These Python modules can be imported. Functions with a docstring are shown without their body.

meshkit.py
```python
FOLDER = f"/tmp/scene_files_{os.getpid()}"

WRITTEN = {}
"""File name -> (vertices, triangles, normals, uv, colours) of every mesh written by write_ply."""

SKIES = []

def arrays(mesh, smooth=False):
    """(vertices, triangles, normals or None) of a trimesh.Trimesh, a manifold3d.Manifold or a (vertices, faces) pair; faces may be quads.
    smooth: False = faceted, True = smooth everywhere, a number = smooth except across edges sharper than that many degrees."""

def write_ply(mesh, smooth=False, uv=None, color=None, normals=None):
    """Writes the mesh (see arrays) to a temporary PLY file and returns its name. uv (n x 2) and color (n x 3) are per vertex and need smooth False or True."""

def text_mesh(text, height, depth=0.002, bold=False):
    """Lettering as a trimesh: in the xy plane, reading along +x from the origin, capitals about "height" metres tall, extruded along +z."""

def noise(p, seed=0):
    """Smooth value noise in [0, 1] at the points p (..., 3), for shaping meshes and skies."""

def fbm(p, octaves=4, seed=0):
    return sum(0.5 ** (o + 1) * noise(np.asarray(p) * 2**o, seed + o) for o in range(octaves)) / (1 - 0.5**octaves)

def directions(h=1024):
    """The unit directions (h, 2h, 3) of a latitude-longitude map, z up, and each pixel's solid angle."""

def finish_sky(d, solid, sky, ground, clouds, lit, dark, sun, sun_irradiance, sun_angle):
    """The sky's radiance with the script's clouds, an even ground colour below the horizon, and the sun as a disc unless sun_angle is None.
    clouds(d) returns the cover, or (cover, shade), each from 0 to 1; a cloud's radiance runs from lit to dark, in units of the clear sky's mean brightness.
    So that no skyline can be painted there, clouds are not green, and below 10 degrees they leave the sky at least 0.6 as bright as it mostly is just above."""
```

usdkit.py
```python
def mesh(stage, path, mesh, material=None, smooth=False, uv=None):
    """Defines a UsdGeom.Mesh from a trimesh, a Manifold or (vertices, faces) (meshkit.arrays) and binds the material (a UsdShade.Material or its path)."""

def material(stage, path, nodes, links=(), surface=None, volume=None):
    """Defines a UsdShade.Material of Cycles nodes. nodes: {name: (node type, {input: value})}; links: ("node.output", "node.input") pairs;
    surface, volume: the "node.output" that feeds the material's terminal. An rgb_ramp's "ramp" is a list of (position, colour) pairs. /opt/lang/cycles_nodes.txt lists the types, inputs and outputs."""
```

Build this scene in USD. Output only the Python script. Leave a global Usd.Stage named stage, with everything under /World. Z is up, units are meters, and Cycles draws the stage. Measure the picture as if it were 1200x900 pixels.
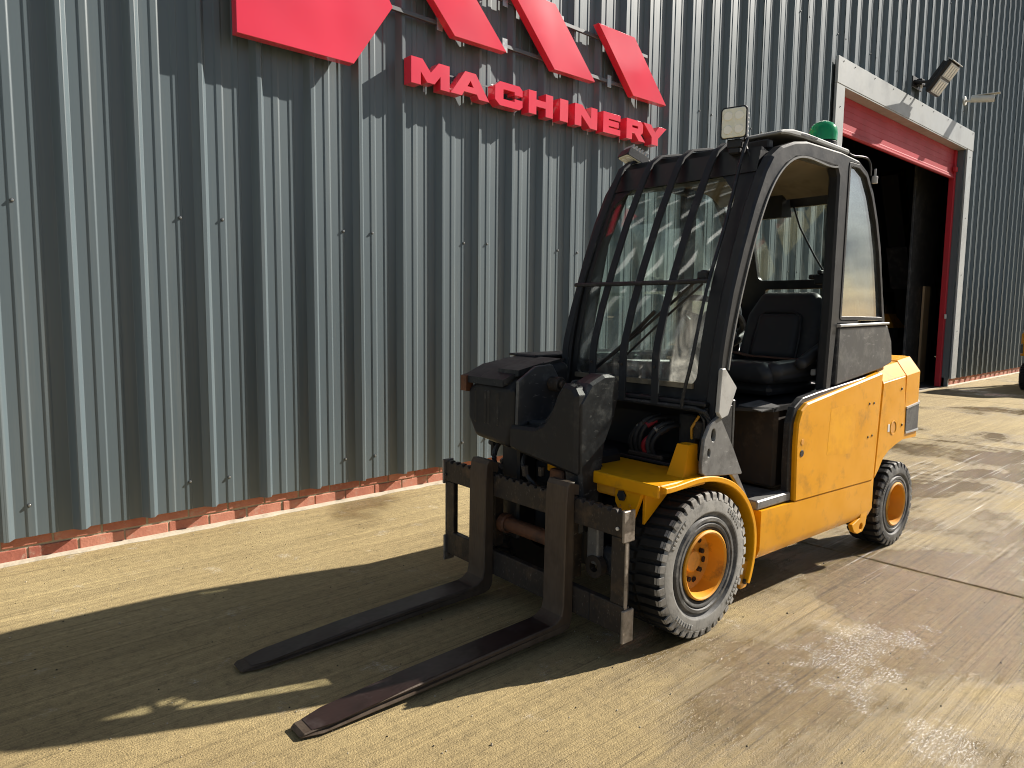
import math
import numpy as np
import trimesh
import manifold3d as m3
from shapely.geometry import Polygon, box as sbox
from shapely import affinity
from pxr import Usd, UsdGeom, UsdLux, UsdShade, Gf, Sdf, Vt
import usdkit
import meshkit

rng = np.random.default_rng(7)
stage = Usd.Stage.CreateInMemory()
UsdGeom.SetStageUpAxis(stage, UsdGeom.Tokens.z)
UsdGeom.SetStageMetersPerUnit(stage, 1.0)
UsdGeom.Xform.Define(stage, '/World')
UsdGeom.Scope.Define(stage, '/World/Looks')

# ------------------------------------------------------------------ camera
CAM = np.array([-0.47194, -4.22656, 1.28907])
YAW, PITCH, ROLL = (math.radians(a) for a in (42.48277, -5.88617, 0.63289))
FOCAL = 840.558 / 1200 * 36.0
fw = np.array([math.sin(YAW) * math.cos(PITCH), math.cos(YAW) * math.cos(PITCH), math.sin(PITCH)])
r0 = np.array([math.cos(YAW), -math.sin(YAW), 0.0])
u0 = np.cross(r0, fw)
rt = math.cos(ROLL) * r0 + math.sin(ROLL) * u0
up = -math.sin(ROLL) * r0 + math.cos(ROLL) * u0
cam = UsdGeom.Camera.Define(stage, '/World/camera')
M = Gf.Matrix4d(*[*rt, 0, *up, 0, *(-fw), 0, *CAM, 1])
cam.AddTransformOp().Set(M)
cam.CreateHorizontalApertureAttr(36.0)
cam.CreateVerticalApertureAttr(27.0)
cam.CreateFocalLengthAttr(FOCAL)
cam.CreateClippingRangeAttr(Gf.Vec2f(0.05, 500))
cam.CreateExposureAttr(0.95)

# ------------------------------------------------------------------ light
SUN = np.array([1.35, -0.475, 1.0])
SUN = SUN / np.linalg.norm(SUN)
sun = UsdLux.DistantLight.Define(stage, '/World/sun')
sun.CreateIntensityAttr(1.25)
sun.CreateAngleAttr(0.5)
sun.CreateNormalizeAttr(True)
sun.CreateColorAttr(Gf.Vec3f(1.0, 0.93, 0.83))
zx = SUN
xx = np.cross([0, 0, 1.0], zx); xx /= np.linalg.norm(xx)
yx = np.cross(zx, xx)
sun.AddTransformOp().Set(Gf.Matrix4d(*[*xx, 0, *yx, 0, *zx, 0, 0, 0, 20, 1]))
SKY = 0.05
skymat = usdkit.material(stage, '/World/Looks/sky_look', {
    'sky': ('sky_texture', {'sky_type': 'single_scattering', 'sun_disc': False, 'sun_elevation': float(math.asin(SUN[2])),
                            'sun_rotation': float(math.atan2(SUN[0], SUN[1]))}),
    'tc': ('texture_coordinate', {}),
    'mp': ('mapping', {'scale': (1.0, 1.0, 2.6)}),
    'n': ('noise_texture', {'scale': 2.3, 'detail': 6.0, 'roughness': 0.55}),
    'rmp': ('rgb_ramp', {'ramp': [(0.47, (0, 0, 0)), (0.63, (1, 1, 1))]}),
    'mx': ('mix_color', {'b': (2.3, 2.6, 3.1), 'use_clamp': False}),
    'bg': ('background_shader', {'strength': SKY})},
    [('tc.generated', 'mp.vector'), ('mp.vector', 'n.vector'), ('n.fac', 'rmp.fac'), ('rmp.color', 'mx.fac') if False else ('n.fac', 'rmp.fac'),
     ('sky.color', 'mx.a'), ('rmp.color', 'mx.fac'), ('mx.result', 'bg.color')], surface='bg.background')
dome = UsdLux.DomeLight.Define(stage, '/World/sky')
UsdShade.MaterialBindingAPI.Apply(dome.GetPrim()).Bind(skymat)
dome.GetPrim().SetCustomDataByKey('kind', 'structure')

# ------------------------------------------------------------------ materials
def pm(name, c1, c2=None, scale=8.0, rough=(0.5, 0.6), metal=0.0, bump=0.0, bscale=60.0, stretch=(1, 1, 1), dirt=None, dscale=3.0, damt=(0.5, 0.7),
       spec=0.5, coat=0.0, detail=5.0, emit=None, bdist=0.004, scratch=None, ior=1.5, dstretch=None):
    """Principled surface: two tones mixed by noise, dirt patches, light scratches, bump."""
    c2 = c2 if c2 is not None else tuple(0.8 * c for c in c1)
    N = {'tc': ('texture_coordinate', {}), 'mp': ('mapping', {'scale': tuple(float(s) for s in stretch)}),
         'n': ('noise_texture', {'scale': float(scale), 'detail': float(detail), 'roughness': 0.6}),
         'rr': ('rgb_ramp', {'ramp': [(0.3, c1), (0.7, c2)]}),
         'rg': ('map_range', {'from_min': 0.3, 'from_max': 0.7, 'to_min': float(rough[0]), 'to_max': float(rough[1]), 'clamp': True}),
         'p': ('principled_bsdf', {'metallic': float(metal), 'specular_ior_level': float(spec), 'ior': float(ior), 'coat_weight': float(coat), 'coat_roughness': 0.06})}
    L = [('tc.object', 'mp.vector'), ('mp.vector', 'n.vector'), ('n.fac', 'rr.fac'), ('n.fac', 'rg.value'), ('rg.result', 'p.roughness')]
    last = 'rr.color'
    if dirt is not None:
        N['dn'] = ('noise_texture', {'scale': float(dscale), 'detail': 8.0, 'roughness': 0.68})
        N['dr'] = ('rgb_ramp', {'ramp': [(damt[0], (0, 0, 0)), (damt[1], (1, 1, 1))]})
        N['dm'] = ('mix_color', {'b': dirt})
        if dstretch:
            N['dmp'] = ('mapping', {'scale': dstretch}); L += [('tc.object', 'dmp.vector'), ('dmp.vector', 'dn.vector')]
        else:
            L.append(('tc.object', 'dn.vector'))
        L += [('dn.fac', 'dr.fac'), ('dr.color', 'dm.fac'), (last, 'dm.a')]
        last = 'dm.result'
    if scratch is not None:
        N['sm'] = ('mapping', {'scale': (3.0, 30.0, 9.0), 'rotation': (0.3, 0.2, 0.5)})
        N['sn'] = ('noise_texture', {'scale': 6.0, 'detail': 3.0, 'roughness': 0.7})
        N['sr'] = ('rgb_ramp', {'ramp': [(0.62, (0, 0, 0)), (0.72, (0.75, 0.75, 0.75))]})
        N['sx'] = ('mix_color', {'b': scratch})
        L += [('tc.object', 'sm.vector'), ('sm.vector', 'sn.vector'), ('sn.fac', 'sr.fac'), ('sr.color', 'sx.fac'), (last, 'sx.a')]
        last = 'sx.result'
    L.append((last, 'p.base_color'))
    if bump:
        N['bn'] = ('noise_texture', {'scale': float(bscale), 'detail': 4.0 if bscale > 4 else 1.0, 'roughness': 0.5})
        N['b'] = ('bump', {'strength': float(bump), 'distance': float(bdist)})
        L += [('mp.vector', 'bn.vector'), ('bn.fac', 'b.height'), ('b.normal', 'p.normal')] + ([('b.normal', 'p.coat_normal')] if coat else [])
    if emit is not None:
        N['p'][1].update({'emission_color': emit[0], 'emission_strength': float(emit[1])})
    return usdkit.material(stage, f'/World/Looks/{name}', N, L, surface='p.BSDF')

def glass_mat(name, tint, dirt, lo, hi, most, scale=4.0, rough=0.02, ior=1.55):
    return usdkit.material(stage, f'/World/Looks/{name}', {
        't': ('transparent_bsdf', {'color': tint}), 'g': ('glossy_bsdf', {'color': (1, 1, 1), 'roughness': rough}),
        'lw': ('layer_weight', {'blend': 0.5}), 'pw': ('math', {'math_type': 'power', 'value2': 5.0}), 'f': ('math', {'math_type': 'multiply_add', 'value2': 1 - 1.8 * ((ior - 1) / (ior + 1)) ** 2, 'value3': 1.8 * ((ior - 1) / (ior + 1)) ** 2}), 'm': ('mix_closure', {}),
        'tc': ('texture_coordinate', {}), 'mp': ('mapping', {'scale': (1, 2.5, 0.8)}),
        'n': ('noise_texture', {'scale': scale, 'detail': 7.0, 'roughness': 0.62, 'distortion': 0.6}),
        'r': ('rgb_ramp', {'ramp': [(lo, (0, 0, 0)), (hi, (most,) * 3)]}),
        'd': ('diffuse_bsdf', {'color': dirt}), 'm2': ('mix_closure', {})},
        [('lw.facing', 'pw.value1'), ('pw.value', 'f.value1'), ('f.value', 'm.fac'), ('t.BSDF', 'm.closure1'), ('g.BSDF', 'm.closure2'), ('tc.object', 'mp.vector'), ('mp.vector', 'n.vector'),
         ('n.fac', 'r.fac'), ('r.color', 'm2.fac'), ('m.closure', 'm2.closure1'), ('d.BSDF', 'm2.closure2')], surface='m2.closure')

K = {}
K['yellow'] = pm('yellow_paint', (0.72, 0.325, 0.004), (0.65, 0.285, 0.0035), 5, (0.40, 0.52), dirt=(0.26, 0.13, 0.02), dscale=7, damt=(0.53, 0.85), spec=0.16, bump=0.08, bscale=5, bdist=0.01)
K['yellow_dirty'] = pm('yellow_paint_dirty', (0.70, 0.32, 0.02), (0.55, 0.24, 0.018), 7, (0.4, 0.6), dirt=(0.10, 0.055, 0.02), dscale=9, damt=(0.54, 0.74), bump=0.15)
K['rim'] = pm('rim_paint', (0.72, 0.31, 0.015), (0.60, 0.25, 0.012), 9, (0.4, 0.55), dirt=(0.14, 0.07, 0.02), dscale=11, damt=(0.52, 0.75), bump=0.1)
K['black'] = pm('black_paint', (0.011, 0.011, 0.012), (0.018, 0.018, 0.019), 12, (0.36, 0.55), dirt=(0.05, 0.047, 0.042), dscale=7, damt=(0.56, 0.9), spec=0.35, bump=0.1, scratch=(0.05, 0.05, 0.048))
K['black_worn'] = pm('black_paint_worn', (0.014, 0.015, 0.017), (0.026, 0.027, 0.029), 14, (0.33, 0.55), dirt=(0.10, 0.10, 0.095), dscale=14, damt=(0.54, 0.85), bump=0.2, scratch=(0.16, 0.16, 0.15), spec=0.28)
K['guard'] = pm('guard_paint', (0.014, 0.016, 0.019), (0.024, 0.026, 0.030), 14, (0.6, 0.75), spec=0.25, dirt=(0.06, 0.06, 0.06), dscale=12, damt=(0.56, 0.85), bump=0.15)
K['yellow_ghost'] = pm('yellow_paint_under_sticker', (0.76, 0.36, 0.012), (0.72, 0.335, 0.008), 6, (0.45, 0.55), spec=0.16, dirt=(0.62, 0.27, 0.01), dscale=9, damt=(0.45, 0.7))
K['charcoal'] = pm('charcoal_panel', (0.028, 0.030, 0.034), (0.05, 0.052, 0.056), 6, (0.34, 0.5), dirt=(0.16, 0.16, 0.155), dscale=9, damt=(0.5, 0.8), bump=0.1, scratch=(0.2, 0.2, 0.2))
K['grey_plate'] = pm('grey_plate', (0.16, 0.16, 0.155), (0.10, 0.10, 0.10), 9, (0.4, 0.6), dirt=(0.05, 0.048, 0.045), dscale=12, damt=(0.5, 0.7), bump=0.1, scratch=(0.3, 0.3, 0.29))
K['pale_plate'] = pm('pale_plate', (0.42, 0.42, 0.40), (0.34, 0.34, 0.33), 9, (0.4, 0.6), dirt=(0.2, 0.19, 0.17), dscale=12, damt=(0.55, 0.8))
K['plastic'] = pm('black_plastic', (0.010, 0.010, 0.011), (0.017, 0.017, 0.018), 20, (0.40, 0.6), dirt=(0.05, 0.047, 0.042), dscale=8, damt=(0.52, 0.8), bump=0.2, bscale=220, spec=0.28)
K['vinyl'] = pm('seat_vinyl', (0.018, 0.018, 0.02), (0.026, 0.026, 0.028), 10, (0.42, 0.55), dirt=(0.06, 0.056, 0.05), dscale=6, damt=(0.55, 0.85), bump=0.12, bscale=300, bdist=0.001, spec=0.28)
K['dusty_dark'] = pm('dusty_dark_panel', (0.022, 0.017, 0.013), (0.045, 0.033, 0.024), 9, (0.6, 0.8), dirt=(0.16, 0.11, 0.07), dscale=6, damt=(0.55, 0.85), bump=0.25)
K['steel_dark'] = pm('carriage_steel', (0.026, 0.022, 0.019), (0.045, 0.036, 0.029), 12, (0.4, 0.65), metal=0.2, dirt=(0.13, 0.085, 0.05), dscale=10, damt=(0.52, 0.8), bump=0.3, scratch=(0.18, 0.16, 0.14), spec=0.28)
K['fork_steel'] = pm('fork_shank_steel', (0.062, 0.045, 0.033), (0.095, 0.072, 0.053), 14, (0.45, 0.65), metal=0.2, dirt=(0.05, 0.036, 0.028), dscale=8, damt=(0.5, 0.75), bump=0.3, stretch=(2, 2, 0.4), spec=0.28)
K['fork_top'] = pm('fork_top_steel', (0.016, 0.009, 0.008), (0.028, 0.014, 0.012), 6, (0.28, 0.45), metal=0.1, dirt=(0.07, 0.055, 0.052), dscale=9, damt=(0.56, 0.8), bump=0.15)
K['worn_edge'] = pm('worn_edge_steel', (0.30, 0.26, 0.22), (0.20, 0.17, 0.14), 30, (0.4, 0.6), metal=0.3, dirt=(0.09, 0.07, 0.05), dscale=24, damt=(0.52, 0.7), bump=0.3)
K['rust'] = pm('rusty_cylinder', (0.14, 0.055, 0.022), (0.09, 0.035, 0.018), 16, (0.55, 0.75), metal=0.1, dirt=(0.03, 0.02, 0.015), dscale=14, damt=(0.5, 0.7), bump=0.3)
K['chrome'] = pm('chrome_rod', (0.55, 0.55, 0.55), (0.5, 0.5, 0.5), 5, (0.12, 0.2), metal=1.0)
K['tread'] = pm('tyre_tread', (0.012, 0.0118, 0.0115), (0.02, 0.019, 0.018), 14, (0.7, 0.85), dirt=(0.05, 0.045, 0.04), dscale=14, damt=(0.56, 0.85), bump=0.3, spec=0.28)
K['sidewall'] = pm('tyre_sidewall_dusty', (0.30, 0.292, 0.27), (0.20, 0.195, 0.18), 9, (0.75, 0.9), dirt=(0.06, 0.058, 0.054), dscale=16, damt=(0.52, 0.76), bump=0.25)
K['sidewall_dark'] = pm('tyre_sidewall_dark', (0.06, 0.059, 0.057), (0.035, 0.034, 0.033), 12, (0.5, 0.75), dirt=(0.22, 0.215, 0.20), dscale=12, damt=(0.47, 0.72), bump=0.2)
K['lug'] = pm('tread_lug_dusty', (0.34, 0.325, 0.30), (0.22, 0.21, 0.19), 14, (0.8, 0.9), dirt=(0.05, 0.048, 0.045), dscale=20, damt=(0.5, 0.7), bump=0.25)
K['roofgrey'] = pm('roof_tray_grey', (0.22, 0.23, 0.225), (0.17, 0.175, 0.17), 8, (0.45, 0.6), dirt=(0.08, 0.08, 0.075), dscale=9, damt=(0.55, 0.8))
K['lining'] = pm('roof_lining', (0.20, 0.165, 0.115), (0.16, 0.13, 0.09), 7, (0.8, 0.9), dirt=(0.08, 0.06, 0.04), dscale=5, damt=(0.55, 0.85), bump=0.2)
K['green'] = usdkit.material(stage, '/World/Looks/green_lens', {'p': ('principled_bsdf', {'base_color': (0.01, 0.42, 0.16), 'roughness': 0.12, 'transmission_weight': 0.45, 'ior': 1.45})}, surface='p.BSDF')
K['lens'] = pm('lamp_lens', (0.80, 0.79, 0.62), (0.9, 0.88, 0.74), 40, (0.08, 0.2), coat=0.6, bump=0.4, bscale=120)
K['led'] = pm('lamp_reflector', (0.92, 0.91, 0.80), (0.95, 0.94, 0.88), 50, (0.15, 0.3), metal=0.0)
K['redhose'] = pm('red_hose', (0.26, 0.012, 0.02), (0.2, 0.01, 0.016), 9, (0.4, 0.5))
K['brass'] = pm('hose_fitting', (0.45, 0.40, 0.32), (0.35, 0.31, 0.25), 30, (0.3, 0.45), metal=0.7)
K['sticker'] = pm('white_sticker', (0.7, 0.68, 0.62), (0.6, 0.58, 0.52), 40, (0.5, 0.6))
K['brownboard'] = pm('brown_strip', (0.13, 0.055, 0.03), (0.09, 0.04, 0.022), 12, (0.55, 0.7), bump=0.2)
K['glass'] = glass_mat('window_glass', (0.90, 0.955, 0.935), (0.55, 0.55, 0.52), 0.52, 0.85, 0.35)
K['glass_quarter'] = glass_mat('quarter_window_glass', (0.62, 0.70, 0.70), (0.50, 0.56, 0.58), 0.45, 0.9, 0.35, scale=2.5, ior=2.3)
K['screen'] = usdkit.material(stage, '/World/Looks/windscreen_glass', {
    't': ('transparent_bsdf', {'color': (0.95, 0.98, 0.968)}), 'g': ('glossy_bsdf', {'color': (1, 1, 1), 'roughness': 0.02}),
    'lw': ('layer_weight', {'blend': 0.5}), 'pw': ('math', {'math_type': 'power', 'value2': 5.0}), 'f': ('math', {'math_type': 'multiply_add', 'value2': 0.94, 'value3': 0.055}), 'm': ('mix_closure', {}),
    'tc': ('texture_coordinate', {}), 'xyz': ('separate_xyz', {}),
    'low': ('map_range', {'range_type': 'smoothstep', 'from_min': 1.42, 'from_max': 1.02, 'to_min': 0.12, 'to_max': 1.0, 'clamp': True}),
    'near': ('map_range', {'range_type': 'smoothstep', 'from_min': 0.75, 'from_max': 0.35, 'to_min': 0.35, 'to_max': 1.0, 'clamp': True}),
    'mp': ('mapping', {'scale': (1.0, 2.4, 1.0), 'rotation': (0.7, 0.0, 0.0)}),
    'n': ('noise_texture', {'scale': 4.5, 'detail': 8.0, 'roughness': 0.62, 'distortion': 1.4}),
    'r': ('rgb_ramp', {'ramp': [(0.38, (0.03,) * 3), (0.55, (0.22,) * 3), (0.72, (0.75,) * 3)]}),
    'k': ('math', {'math_type': 'multiply'}), 'k2': ('math', {'math_type': 'multiply'}),
    'd': ('diffuse_bsdf', {'color': (0.55, 0.54, 0.50)}), 'tl': ('translucent_bsdf', {'color': (0.6, 0.58, 0.53)}), 'dt': ('mix_closure', {'fac': 0.5}), 'm2': ('mix_closure', {})},
    [('lw.facing', 'pw.value1'), ('pw.value', 'f.value1'), ('f.value', 'm.fac'), ('t.BSDF', 'm.closure1'), ('g.BSDF', 'm.closure2'), ('tc.object', 'xyz.vector'),
     ('xyz.z', 'low.value'), ('xyz.y', 'near.value'), ('tc.object', 'mp.vector'), ('mp.vector', 'n.vector'), ('n.fac', 'r.fac'), ('r.color', 'k.value1'), ('low.result', 'k.value2'),
     ('k.value', 'k2.value1'), ('near.result', 'k2.value2'), ('k2.value', 'm2.fac'), ('d.BSDF', 'dt.closure1'), ('tl.BSDF', 'dt.closure2'), ('m.closure', 'm2.closure1'), ('dt.closure', 'm2.closure2')], surface='m2.closure')

K['clad'] = pm('cladding_paint', (0.097, 0.127, 0.142), (0.086, 0.114, 0.128), 1.3, (0.34, 0.42), spec=0.6, ior=1.5, dirt=(0.15, 0.165, 0.16), dscale=1.0, damt=(0.52, 0.9), dstretch=(14.0, 14.0, 0.5), bump=0.03, bscale=3, stretch=(1, 1, 0.25))
K['frame'] = pm('door_frame_steel', (0.40, 0.42, 0.42), (0.34, 0.36, 0.36), 2.5, (0.35, 0.5), dirt=(0.24, 0.25, 0.25), dscale=1.6, damt=(0.5, 0.75), bump=0.03, bscale=2)
K['red'] = pm('sign_red', (0.78, 0.030, 0.064), (0.70, 0.025, 0.055), 2.0, (0.22, 0.30), coat=1.0, bump=0.5, bscale=1.6, bdist=0.06, detail=1)
K['red_side'] = pm('sign_red_return', (0.50, 0.01, 0.022), (0.44, 0.01, 0.02), 3.0, (0.3, 0.4))
K['doorred'] = pm('shutter_red', (0.46, 0.026, 0.040), (0.40, 0.022, 0.034), 2.0, (0.45, 0.6), spec=0.25, dirt=(0.34, 0.05, 0.06), dscale=2, damt=(0.5, 0.8))
K['rail'] = pm('sign_rail', (0.12, 0.125, 0.13), (0.09, 0.095, 0.1), 9, (0.4, 0.5), metal=0.5)
K['screw'] = pm('screw_head', (0.35, 0.36, 0.36), (0.28, 0.29, 0.29), 30, (0.25, 0.4), metal=0.7)
K['washer'] = pm('screw_washer', (0.06, 0.065, 0.07), (0.05, 0.05, 0.055), 30, (0.5, 0.6))
for i, (a, b) in enumerate([((0.46, 0.175, 0.11), (0.36, 0.125, 0.08)), ((0.38, 0.125, 0.08), (0.30, 0.095, 0.065)), ((0.52, 0.22, 0.145), (0.42, 0.16, 0.105))]):
    K[f'brick{i}'] = pm(f'brick_tone_{"abc"[i]}', a, b, 14, (0.8, 0.9), dirt=(0.46, 0.34, 0.26), dscale=20, damt=(0.55, 0.8), bump=0.5, bscale=90, bdist=0.003)
K['mortar'] = pm('mortar', (0.40, 0.34, 0.24), (0.33, 0.28, 0.20), 30, (0.85, 0.95), bump=0.5, bscale=120)
K['kerb'] = pm('wall_base_concrete', (0.50, 0.44, 0.34), (0.42, 0.37, 0.28), 12, (0.8, 0.9), dirt=(0.30, 0.26, 0.19), dscale=10, damt=(0.5, 0.7), bump=0.6, bscale=60)
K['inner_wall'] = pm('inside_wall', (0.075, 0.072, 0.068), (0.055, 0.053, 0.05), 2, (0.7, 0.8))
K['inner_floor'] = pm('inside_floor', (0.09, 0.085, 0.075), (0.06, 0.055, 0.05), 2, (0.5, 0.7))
K['timber'] = pm('timber', (0.42, 0.32, 0.20), (0.34, 0.25, 0.15), 3, (0.7, 0.8), stretch=(8, 8, 0.6))
K['white'] = pm('white_plastic', (0.62, 0.62, 0.58), (0.55, 0.55, 0.52), 9, (0.4, 0.5))
K['seal_dust'] = pm('dusty_seal', (0.22, 0.19, 0.13), (0.14, 0.12, 0.085), 14, (0.8, 0.9), dirt=(0.05, 0.045, 0.035), dscale=14, damt=(0.5, 0.75))
K['bag'] = pm('hood_inside', (0.30, 0.13, 0.012), (0.22, 0.1, 0.012), 7, (0.5, 0.7))

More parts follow.
